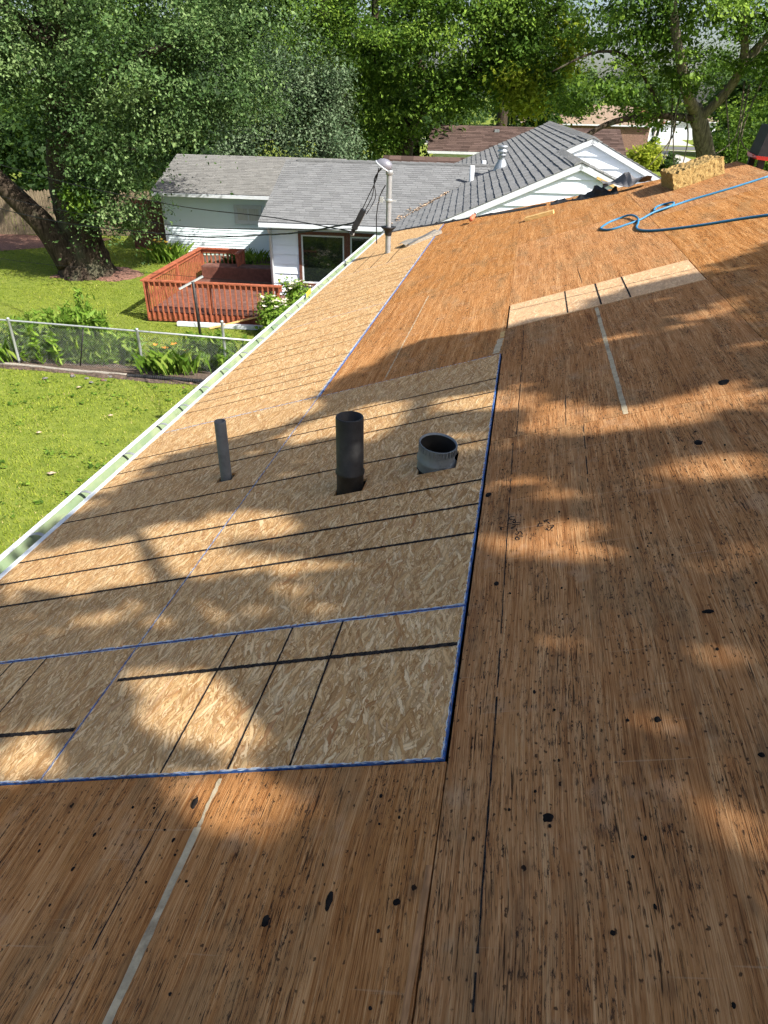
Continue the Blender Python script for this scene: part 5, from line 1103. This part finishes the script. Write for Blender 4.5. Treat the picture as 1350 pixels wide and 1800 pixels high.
crown(lt, [B(-9.6, 24.0, 6.3, 3.0, 2.6, 2.2, 1.6), B(-7.7, 24.6, 6.6, 1.6, 1.8, 1.5, 1.2), B(-11.6, 23.6, 4.9, 1.9, 1.8, 1.6, 1.5), B(-11.9, 24.1, 2.9, 1.5, 1.3, 1.1, 1.3), B(-11.5, 24.6, 3.3, .9, 1.0, .8, 1.2), B(-12.2, 23.9, 2.2, .8, .7, .5, 1.2), B(-11.5, 24.2, 2.0, .6, .6, .4, 1.2),
           B(-13.6, 23.2, 7.2, 3.0, 2.2, 2.2, 1.1), B(-16.4, 23.6, 7.4, 3.2, 2.4, 2.2), B(-16.6, 24.0, 5.0, 2.2, 1.8, 1.0, .8), B(-10.6, 24.0, 9.4, 3.6, 3, 2.4, .9), B(-14.5, 24.2, 10.5, 4.6, 3.6, 2.6, .6), B(-7.6, 25.0, 8.6, 2.2, 2.2, 1.8), B(-18.5, 24.5, 9, 3, 3, 2.5, .6), B(-9.4, 24.9, 5.3, 1.4, 1.3, .8, 1.2), B(-7.2, 25.2, 5.8, 1.0, 1.2, .7, 1.0)],
      130000, 0.092, M['leaf_a'], 31, clump_sigma=.36, per=190, flat=.5, droop=.55, shell=.33)
crown(lt, [B(-12.6, 23.4, 2.75, .55, .5, .45, 1)], 900, .13, M['leaf_b'], 33, name='sucker_leaves', clump_sigma=.2)  # small clump in the maple leaf green
# silver leaved small tree behind the garage
st = empty('silver_tree', NW(-7, 36.5, 0)); tag(st, 'silvery green bushy tree rising between garage and big maple', 'tree')
limb(st, [NW(-7, 36.5, 0), NW(-7, 36.4, 2), NW(-6.8, 36.4, 5)], [.3, .22, .08], M['bark'], 'trunk')
crown(st, [B(-9.5, 36, 4.4, 1.8, 1.6, 1.9), B(-7.4, 36.0, 4.2, 2.0, 1.7, 1.8), B(-6.0, 35.6, 3.6, 1.4, 1.4, 1.4), B(-8.3, 36.6, 6.0, 1.5, 1.5, 1.6), B(-6.7, 36.4, 5.7, 1.3, 1.3, 1.5), B(-10.9, 36, 3.8, 1.3, 1.3, 1.5), B(-9.0, 36.2, 7.3, .6, .6, .9), B(-7.5, 36.2, 7.4, .5, .5, .9), B(-6.0, 36.0, 6.6, .6, .6, .8), B(-10.3, 36, 5.9, .6, .6, .8)], 34000, .11, M['leaf_s'], 41, clump_sigma=.30, per=120, flat=1.3, shell=.42)
# centre maple
ct = empty('maple_tree', NW(-3.5, 46, 0)); tag(ct, 'very large dark green maple filling the centre behind the grey roof', 'tree')
limb(ct, [NW(-6.9, 46.5, 0), NW(-7.2, 46.2, 4), NW(-8.2, 45.6, 8), NW(-8.6, 45, 14)], [.75, .55, .42, .2], M['bark'], 'trunk', 12)
limb(ct, [NW(-4.0, 46.5, 0), NW(-3.8, 46, 3.5), NW(-2.8, 45, 5.2), NW(0, 43.6, 6.6), NW(2.4, 42.8, 8.3), NW(4.5, 42.2, 10.4)], [.8, .6, .38, .30, .22, .1], M['bark'], 'trunk', 12)
limb(ct, [NW(-2.2, 44.6, 5.4), NW(-.6, 43.6, 6.4), NW(.6, 43.2, 8.2), NW(1.0, 43, 10.5)], [.28, .2, .15, .06], M['bark'])
limb(ct, [NW(-3.9, 46, 3), NW(-5, 45, 6), NW(-5.4, 44.4, 9), NW(-5.2, 44, 13)], [.4, .32, .22, .1], M['bark'])
crown(ct, [B(-8.4, 44, 8.6, 3.0, 3, 3, .7), B(-4.6, 43, 8.2, 3.2, 2.6, 2.6), B(-1.0, 42.6, 9.4, 3.2, 2.6, 2.4), B(2.4, 42.4, 9.0, 2.9, 2.6, 2.4), B(2.4, 42.6, 6.9, 2.0, 2.2, 1.6, 1.2), B(3.0, 42.6, 7.6, 1.6, 2, 2.4), B(-1.2, 43.6, 6.2, 2.0, 2, 1.2), B(-4.4, 44.5, 5.4, 2.4, 2.2, 1.8), B(-3.2, 46, 13, 8.5, 6, 3.4, .5), B(-10.8, 45, 10.5, 2.4, 2.4, 2.6, .6), B(-5.2, 44.6, 3.6, 1.8, 1.5, 1.0, .8)],
      105000, .155, M['leaf_b'], 51, clump_sigma=.55, per=170, flat=.42, shell=.33)
crown(ct, [B(2.8, 41.2, 5.7, .9, .8, .9), B(4.6, 42.0, 8.0, .5, .6, 1.2, .8), B(2.2, 41, 6.6, .7, .7, .7)], 5500, .2, M['leaf_y'], 53, name='painted_backlit_crown', clump_sigma=.4)  # backlight painted in as a yellower, brighter leaf colour
# right maple with leaning trunk
rt = empty('leaning_maple', NW(12.4, 41, 0)); tag(rt, 'leaning maple with bare lower limbs at the upper right', 'tree')
limb(rt, [NW(14.2, 41, 0), NW(13.0, 41, 1.8), NW(12.1, 40.6, 3.2), NW(11.2, 40.2, 4.8), NW(10.7, 40, 5.6)], [.62, .50, .42, .38, .34], M['bark_grey'], 'trunk', 14, .1)
limb(rt, [NW(10.8, 40.1, 5.4), NW(10.1, 39.0, 5.9), NW(9.1, 37.6, 7.2), NW(8.4, 37.2, 8.6), NW(7.6, 36.8, 11)], [.3, .25, .22, .18, .1], M['bark_grey'])
limb(rt, [NW(11.1, 40.3, 5), NW(8.6, 38.6, 5.2), NW(6.2, 37.4, 4.8), NW(4.4, 36.6, 3.6), NW(3.2, 36.0, 2.6)], [.2, .15, .12, .09, .05], M['bark'])
limb(rt, [NW(11.0, 40.1, 5.0), NW(11.9, 39.4, 6.3), NW(12.0, 38.6, 7.6), NW(11.2, 38, 9.4)], [.24, .21, .19, .1], M['bark_grey'])
limb(rt, [NW(12.0, 38.8, 7.2), NW(13.8, 38.6, 9.6), NW(15.2, 38, 12)], [.22, .17, .08], M['bark_grey'])
limb(rt, [NW(9.2, 39.2, 5.1), NW(7.2, 38, 7.2), NW(5.4, 37.2, 7.6), NW(3.4, 36.6, 6.8)], [.1, .08, .06, .03], M['bark'])
for k in range(8):
    rr = random.Random(k); x = rr.uniform(8.6, 13.6); limb(rt, [NW(x, 39.5, rr.uniform(5, 7)), NW(x + rr.uniform(-.6, .6), 38.8, rr.uniform(4.2, 5)), NW(x + rr.uniform(-1.2, 1.2), 38.4, rr.uniform(2.4, 4))], [.05, .035, .015], M['bark_grey'], 'dead_branch', 5)
crown(rt, [B(6.6, 38, 9.2, 2.6, 2.4, 1.9), B(9.4, 38, 9.6, 3, 2.4, 2.2, 1.1), B(12.6, 38, 8.6, 2.4, 2.2, 1.8, 1.1), B(8.6, 38, 6.9, 1.9, 1.8, 1.2), B(6.2, 37, 6.4, 1.3, 1.3, .9), B(14.6, 38.4, 7.0, 2.0, 2, 2.2, 1.1), B(4.6, 37.2, 5.4, .9, 1.0, .7, .8), B(14.6, 43.0, 4.6, 1.7, 1.5, 1.6, 1.1), B(9.6, 40.2, 5.0, 1.1, 1.0, .5, .6), B(15.2, 39, 4.0, 1.6, 1.5, 2.0, 1.0), B(10.8, 40, 13, 6, 4, 3, .4), B(7.6, 38.6, 5.2, 1.0, .9, .6, .7)],
      54000, .15, M['leaf_b'], 61, clump_sigma=.48, per=140, flat=.42, shell=.33)
# rows of trees behind everything
def far_tree(i, x, y, h, w, mat, label, n=9000, size=.42, name='background_tree', lo=.15):
    e = empty(name, NW(x, y, 0)); tag(e, label, 'tree', 'trees closing off the background'); rr = random.Random(100 + i)
    limb(e, [NW(x, y, 0), NW(x + rr.uniform(-.4, .4), y, h * .4), NW(x + rr.uniform(-1, 1), y, h * .8)], [h * .032, h * .024, h * .008], M['bark'], 'trunk', 8)
    bo = []
    for k in range(9):
        t = rr.uniform(lo, 1.0); wr = w * (1.0 - .55 * t) * rr.uniform(.5, .8); a = rr.uniform(0, 6.28); q = w * (1 - .6 * t) * .55; bo.append(B(x + math.cos(a) * q, y + math.sin(a) * q, h * t * .9 + .6, wr, wr, h * .16))
    crown(e, bo, n, size, mat, 200 + i, clump_sigma=.7, per=26, flat=.7)
far = [(-31, 62, 11.5, 7, 'leaf_d', 'dark tree at the far left edge behind the stockade fence'), (-24, 58, 10.5, 6, 'leaf_b', 'mid green tree glimpsed left of the big forked tree'), (-17.5, 60, 19, 6.5, 'leaf_d', 'dark tall tree directly behind the forked tree crown'), (-11, 58, 18, 6.0, 'leaf_d', 'dark tree between the forked tree and the centre maple'),
       (-4.5, 62, 18, 6.5, 'leaf_d', 'dark tree hidden behind the centre maple trunks'), (2.5, 70, 17, 6, 'leaf_d', 'dark tree behind the right side of the centre maple'), (-21, 40, 6, 3.4, 'leaf_d', 'low dark bushy tree just past the stockade fence'), (-28, 44, 9, 5, 'leaf_d', 'dark rounded tree past the fence at the left edge'),
       (7.8, 92, 8.4, 2.6, 'leaf_d', 'narrow dark evergreen above the tan roof'), (5.2, 98, 7.6, 3.4, 'leaf_far', 'bright rounded tree left of the narrow evergreen'), (11.6, 104, 8.0, 3.6, 'leaf_b', 'leafy tree above the orange roof'), (17, 124, 9.5, 4, 'leaf_far', 'pale tree behind the red brown roof'), (25, 138, 10, 5, 'leaf_far', 'pale distant tree over the red brown roof edge'), (34, 150, 10.5, 6, 'leaf_far', 'pale distant tree above the white garage'), (44, 150, 13, 8, 'leaf_far', 'pale distant tree at the far right background'), (31.5, 100, 8, 3.8, 'leaf_d', 'dark tree behind the leaning trunk'), (36, 96, 14, 6, 'leaf_b', 'mid green tree at the right edge beyond the tool case'), (27, 80, 9.5, 4.2, 'leaf_d', 'dense dark tree right of the leaning trunk'), (24.5, 66, 7.5, 3.4, 'leaf_b', 'bushy green tree low behind the tool case'), (8.0, 175, 10, 7, 'leaf_far', 'pale far tree in the gap above the street'), (-3, 150, 11, 8, 'leaf_far', 'pale far tree behind the brown roof'), (-14.5, 44, 5.0, 3.0, 'leaf_d', 'low dark bush behind the garage roof')]
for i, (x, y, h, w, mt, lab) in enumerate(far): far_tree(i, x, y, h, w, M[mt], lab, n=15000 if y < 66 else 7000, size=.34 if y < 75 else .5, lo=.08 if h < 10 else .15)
for i, (x, y, h) in enumerate(((24.6, 112.9, 5.2), (26.0, 115.2, 6.5))):
    e = empty('birch_tree', NW(x, y, 0)); tag(e, ['shorter slim pale birch trunk beside the blue car', 'taller slim pale birch trunk right of the first'][i], 'tree', 'birches by the street')
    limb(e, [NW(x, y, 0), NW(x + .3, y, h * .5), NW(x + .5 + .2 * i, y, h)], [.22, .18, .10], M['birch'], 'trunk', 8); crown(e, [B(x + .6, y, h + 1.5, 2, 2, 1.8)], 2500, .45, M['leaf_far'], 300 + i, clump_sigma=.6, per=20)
def bush(name, x, y, w, h, n, size, mat, label, seed, cat='bush', up=.5):
    e = empty(name, NW(x, y, 0)); tag(e, label, cat)
    for k in range(4): a = k * 1.6; limb(e, [NW(x, y, 0), NW(x + .3 * w * math.cos(a), y + .3 * w * math.sin(a), h * .7)], [.04, .015], M['bark'], 'stem', 5)
    crown(e, [B(x + w * .35 * math.cos(k * 1.3 + seed), y + w * .35 * math.sin(k * 1.3 + seed), h * (.35 + .12 * (k % 4)), w * .5, w * .5, h * .32) for k in range(6)], n, size, mat, seed, name='foliage', clump_sigma=.12 * w, per=24, up=up)
    return e
bush('garden_bush', 15.4, 70.0, 1.9, 2.5, 5200, .24, M['leaf_y'], 'bright lime green bush at the foot of the white gable', 71)
bush('garden_bush', 18.4, 75.0, 1.6, 1.5, 3000, .2, M['leaf_d'], 'small round dark shrub on the lawn right of the lime bush', 72)
bush('garden_bush', 25.6, 112.6, .9, 1.5, 800, .3, M['leaf_b'], 'little light green bush between car and birch trunks', 73)
fs1 = bush('flowering_shrub', -5.0, 18.75, .6, 1.1, 6000, .085, M['lily'], 'leafy shrub with cream flower heads beside the gutter and deck end', 74)
fs2 = bush('flowering_shrub', -4.6, 20.3, .7, 1.25, 5000, .085, M['lily'], 'smaller cream flowered shrub at the white house wall behind the gutter', 75)
def petals(name, pts, size, mat, parent):
    for p in pts:
        e = MB(); c = NW(*p); rr = random.Random(int(abs(p[0] * 1000)))
        for k in range(6):
            a = k * 1.047 + rr.random(); d = Vector((math.cos(a), math.sin(a), rr.uniform(.1, .5))); sd = Vector((-math.sin(a), math.cos(a), 0)) * size * .28
            e.add([c, c + d * size * .55 + sd, c + d * size, c + d * size * .55 - sd], [(0, 1, 2, 3)])
        e.build(name, mat, parent)
rr = random.Random(8)
petals('flower_head', [(-5.0 + rr.uniform(-.34, .34), 18.7 + rr.uniform(-.34, .25), .85 + rr.uniform(-.05, .25)) for _ in range(18)], .085, M['petal_w'], fs1)
petals('flower_head', [(-4.6 + rr.uniform(-.4, .4), 20.25 + rr.uniform(-.4, .3), .95 + rr.uniform(-.05, .3)) for _ in range(14)], .085, M['petal_w'], fs2)
def blades(name, x, y, w, h, n, label, seed, lean=.35, wid=.02, parent_cat='plant', group=None, mat=None):
    r = np.random.default_rng(seed); px = x + r.normal(size=n) * w * .42; py = y + r.normal(size=n) * w * .3; hh = h * r.uniform(.5, 1.1, n); a = r.uniform(0, 6.283, n); L = lean * hh * r.uniform(.2, 1.4, n)
    v = np.empty((n, 5, 3)); sx, sy = -np.sin(a) * wid / 2, np.cos(a) * wid / 2; dx, dy = np.cos(a) * L, np.sin(a) * L
    v[:, 0] = np.stack([px - sx, py - sy, 0 * px], 1); v[:, 1] = np.stack([px + sx, py + sy, 0 * px], 1); v[:, 2] = np.stack([px + dx * .4 + sx, py + dy * .4 + sy, hh * .65], 1); v[:, 3] = np.stack([px + dx, py + dy, hh * .92], 1); v[:, 4] = np.stack([px + dx * .4 - sx, py + dy * .4 - sy, hh * .65], 1)
    v = v.reshape(-1, 3); f = [(5 * i, 5 * i + 1, 5 * i + 2, 5 * i + 3, 5 * i + 4) for i in range(n)]
    e = empty(name, NW(x, y, 0)); tag(e, label, 'plant', group)
    o = mesh('leaves', [tuple(NW(*q)) for q in v], f, mat or M['lily'], e); set_tint(o, np.repeat(r.random(n), 5)); o['kind'] = 'stuff'; return e
def stalks(name, x, y, w, h, n, label, seed, leaf=.17):
    e = empty(name, NW(x, y, 0)); tag(e, label, 'plant'); r = random.Random(seed); P = []; m = NB()
    for k in range(n):
        a, b = x + r.gauss(0, w * .38), y + r.gauss(0, w * .22); hh = h * r.uniform(.55, 1.1); lx, ly = r.uniform(-.08, .08), r.uniform(-.08, .08); m.bar((a, b, 0), (a + lx, b + ly, hh), .012, .012)
        for j in range(int(hh / .018)): t = r.uniform(.12, 1); P.append(NW(a + lx * t + r.gauss(0, .05), b + ly * t + r.gauss(0, .05), hh * t))
    o = m.build('stems', M['lily'], e); set_tint(o, [.4] * len(m.v)); o['kind'] = 'stuff'
    P = np.array([tuple(p) for p in P]); ob = leaves_mesh('foliage', P, leaf, np.random.default_rng(seed).random(len(P)), M['lily'], e, seed, up=.2, aspect=.26); ob['kind'] = 'stuff'
stalks('lily_clump', -9.9, 15.75, .9, 1.15, 60, 'dense leafy lily stalks behind the fence left of the thin black post', 81); stalks('lily_clump', -8.95, 15.8, .9, 1.25, 70, 'tall leafy lily stalks just right of the thin black fence post', 82); stalks('lily_clump', -5.6, 15.75, .9, .85, 55, 'leafy stalks behind the fence beside the tall steel post', 83)
stalks('lily_clump', -10.75, 15.85, .7, .95, 40, 'leafy lily stalks right behind the leftmost visible fence post', 95); stalks('lily_clump', -8.15, 15.9, .7, .8, 36, 'low leafy stalks behind the fence between thin post and middle post', 96); stalks('lily_clump', -6.2, 15.9, .6, .8, 36, 'low leafy stalks behind the clothes post foot', 97)
stalks('lily_clump', -9.2, 16.4, .5, 1.5, 14, 'tallest thin lily stalks with pale tips behind the fence', 87)
blades('daylily', -11.05, 15.6, .7, .75, 150, 'strappy daylily clump at the left edge behind the fence', 84, .5, .018); dl2 = blades('daylily', -6.75, 15.45, .75, .65, 420, 'dark strappy daylily clump behind the fence near the drain pipe', 85, .6, .014); dl3 = blades('daylily', -11.5, 27.4, .7, .75, 420, 'daylily clump with yellow flowers at the garage corner', 86, .6, .022)
blades('daylily', -8.4, 28.0, 1.2, .5, 200, 'row of daylilies along the garage wall behind the deck', 88, .5, .02); blades('daylily', -6.9, 28.3, .7, .6, 24, 'sparse tall stems by the gravel at the garage wall', 89, .3, .02)
petals('lily_flower', [(-11.6 + rr.uniform(-.4, .4), 27.2 + rr.uniform(-.3, .3), rr.uniform(.45, .85)) for _ in range(7)], .13, M['petal_y'], dl3); petals('lily_flower', [(-6.8 + rr.uniform(-.4, .4), 15.5 + rr.uniform(-.2, .5), rr.uniform(.45, .8)) for _ in range(4)], .09, M['petal_o'], dl2)
hs = empty('hosta', NW(-8.3, 24.9, 0)); tag(hs, 'broad leaved hosta behind the far deck railing', 'plant'); P, t, o_ = clumps([B(-8.4, 24.9, .35, .7, .35, .3)], 260, .15, 20, 91); leaves_mesh('foliage', P, .26, t, M['leaf_d'], hs, 92, aspect=.7)['kind'] = 'stuff'

# lawn blades: everything in view of the near and middle lawn
def grass_field():
    r = np.random.default_rng(5); n = 430000
    x = r.uniform(-24, -2.6, n); y = 5.5 + 26 * r.random(n) ** 1.35
    k = (x < -2.8) & (x > -9 - .55 * (y - 6))
    keep = np.ones(n, bool)
    for (a, b, c, d) in ((-14.5, -3, 15.0, 15.5), (-9.2, -5.0, 19.3, 24.5), (-12.2, -5, 27.6, 40), (-5.9, 4, 21.8, 30), (-7.6, -5.9, 24.6, 27.4), (-14.6, -11.6, 24.0, 26.1)): keep &= ~((x > a) & (x < b) & (y > c) & (y < d))
    thin = np.sin(x * .9 + 1.3 * np.sin(y * .7)) * np.sin(y * 1.1 + x * .35); keep &= r.random(n) < (.75 + .25 * thin)
    k &= keep; x, y = x[k], y[k]; n = len(x)
    tf = np.sin(x * 2.3 + 2 * np.sin(y * 1.7)) * np.sin(y * 2.9 + x); h = r.uniform(.02, .05, n) * (1 + .25 * tf); a = r.uniform(0, 6.283, n); w = r.uniform(.006, .014, n); l = h * r.uniform(.2, 1.1, n)
    v = np.empty((n, 3, 3)); v[:, 0] = np.stack([x - np.sin(a) * w, y + np.cos(a) * w, 0 * x], 1); v[:, 1] = np.stack([x + np.sin(a) * w, y - np.cos(a) * w, 0 * x], 1); v[:, 2] = np.stack([x + np.cos(a) * l, y + np.sin(a) * l, h], 1)
    v = v.reshape(-1, 3); X, Y = v[:, 0] * NC - v[:, 1] * NS, v[:, 0] * NS + v[:, 1] * NC; v = np.stack([X, Y, v[:, 2]], 1)
    me = bpy.data.meshes.new('grass'); me.vertices.add(3 * n); me.vertices.foreach_set('co', v.ravel().astype(np.float32)); me.loops.add(3 * n); me.loops.foreach_set('vertex_index', np.arange(3 * n, dtype=np.int32)); me.polygons.add(n); me.polygons.foreach_set('loop_start', np.arange(0, 3 * n, 3, dtype=np.int32)); me.polygons.foreach_set('loop_total', np.full(n, 3, dtype=np.int32)); me.update(calc_edges=True)
    big = np.sin(x * .55 + 1.9 * np.sin(y * .31)) * np.sin(y * .47 + .6 * x); spot = (np.sin(x * 5.1 + 3 * np.sin(y * 2.3)) * np.sin(y * 4.7 + 2 * np.sin(x * 1.9)) > .72)
    tt = np.clip(.42 + .13 * tf + .13 * big - .28 * spot + r.normal(size=n) * .16 + (r.random(n) < .04) * .5, 0, 1); at = me.attributes.new('tint', 'FLOAT', 'POINT'); at.data.foreach_set('value', np.repeat(tt, 3).astype(np.float32)); me.materials.append(M['grass'])
    tag(link_mesh('grass', me), 'mown green lawn grass', 'grass', kind='stuff')
grass_field()
r_ = np.random.default_rng(15); nc_ = 120; cx_, cy_ = r_.uniform(-11, -4.5, nc_), r_.uniform(6, 14.6, nc_); ix_ = np.repeat(np.arange(nc_), 16); sg_ = r_.uniform(.03, .14, nc_)
wp_ = np.stack([cx_[ix_] + r_.normal(size=len(ix_)) * sg_[ix_], cy_[ix_] + r_.normal(size=len(ix_)) * sg_[ix_], r_.uniform(.02, .06, len(ix_))], 1); wp_ = np.stack([wp_[:, 0] * NC - wp_[:, 1] * NS, wp_[:, 0] * NS + wp_[:, 1] * NC, wp_[:, 2]], 1)
tag(leaves_mesh('clover', wp_, .05, np.clip(r_.normal(.6, .2, len(wp_)), 0, 1), M['leaf_b'], None, 16, up=1.5, aspect=.8), 'dark clover and weeds scattered through the near lawn', 'weeds', kind='stuff')
for i, (x, y, lab) in enumerate(((-6.9, 10.05, 'curled tan dead leaf on the near lawn, the biggest one'), (-8.0, 11.6, 'pale dead leaf on the near lawn toward the left edge'), (-7.0, 12.6, 'small yellowish dead leaf on the lawn nearer the gutter'), (-8.4, 14.0, 'small dead leaf on the lawn just below the bare fence strip'))):
    m = NB(); s = .07 if i else .10; m.add([(x - s, y, .05), (x, y - s * .6, .06), (x + s, y, .07), (x, y + s * .6, .05), (x, y, .085)], [(0, 1, 4), (1, 2, 4), (2, 3, 4), (3, 0, 4)]); tag(m.build('fallen_leaf', M['drygrey']), lab, 'leaf')

# ------------------------------------------------------------------ trees behind the photographer: their crowns shade the near roof
SUNV = np.array(-SUN_DIR)
def inpoly(P, poly):
    x, y = P[:, 0], P[:, 1]; c = np.zeros(len(P), bool); n = len(poly)
    for i in range(n):
        (x0, y0), (x1, y1) = poly[i], poly[(i + 1) % n]
        k = (y0 > y) != (y1 > y); c ^= k & (x < (x1 - x0) * (y - y0) / (y1 - y0 + 1e-12) + x0)
    return c
def roof_hit(p):
    """where the sun ray through p meets the roof plane, as (v, u)"""
    t = (p[:, 2] - RO.z - p[:, 0] / 3) / (SUNV[2] - SUNV[0] / 3); q = p - SUNV * t[:, None]
    return np.stack([q[:, 0] / CV, q[:, 1]], 1)
def shade_tree(name, base, dist0, dist1, vr, ur, n, seed, label):
    r = np.random.default_rng(seed); e = empty(name, base); tag(e, label, 'tree')
    nc = n // 30; v = r.uniform(*vr, nc); u = r.uniform(*ur, nc); d = r.uniform(dist0, dist1, nc)
    cen = np.stack([v * CV, u, RO.z + v * SV], 1) + SUNV * d[:, None]
    idx = np.repeat(np.arange(nc), 30); p = cen[idx] + r.normal(size=(len(idx), 3)) * .26
    h = roof_hit(p); lit = np.zeros(len(p), bool)
    for key, poly in LIT.items():
        pc = np.array(poly).mean(0); gr = 1 + (.02 if key in 'GCE' or key[0] == 'm' else .06) / np.sqrt(((np.array(poly) - pc) ** 2).sum(1)).mean(); m_ = inpoly(h, [tuple(pc + (np.array(q) - pc) * gr) for q in poly])
        if key[0] == 'm': m_ &= r.random(len(p)) < (.55 if key in ('ma', 'mb') else .74)
        lit |= m_
    lit |= h[:, 1] > np.interp(h[:, 0], [q[0] for q in FAR], [q[1] for q in FAR]); lit |= (h[:, 0] < V0 - .12)
    thin = np.sin(h[:, 0] * 5.3 + 2 * np.sin(h[:, 1] * 2.1)) * np.sin(h[:, 1] * 4.1 + 1.7 * np.sin(h[:, 0] * 2.9)); lit |= (h[:, 0] > -.05) & (thin > .45) & (r.random(len(p)) < .6)
    p = p[~lit]; pt = leaves_mesh('crown', p, .13, r.random(len(p)), M['leaf_b'], e, seed, up=1.2, aspect=.7); pt['kind'] = 'stuff'
    top = Vector(p.mean(0)); b = Vector(base); limb(e, [b, b.lerp(top, .35) + Vector((.4, -.3, .8)), b.lerp(top, .7) + Vector((.2, .2, .5)), top + Vector((0, 0, 1.5))], [.42, .34, .22, .06], M['bark'], 'trunk', 10)
    for k in range(7):
        q = Vector(p[int(r.integers(len(p)))]); s0 = b.lerp(top, .55 + .06 * k); limb(e, [s0, s0.lerp(q, .5) + Vector((0, 0, .4)), q], [.10, .06, .02], M['bark'], 'branch', 6)
shade_tree('shade_tree', (8.2, -4.2, 0), 5.5, 8.5, (-2.6, 0.2), (-2.5, 5.0), 12500, 401, 'leafy tree behind the photographer shading the lower boards')
shade_tree('shade_tree', (9.6, -2.6, 0), 6.0, 9.0, (-0.1, 2.6), (-2.5, 5.6), 10500, 402, 'leafy tree behind the photographer shading the upper boards')
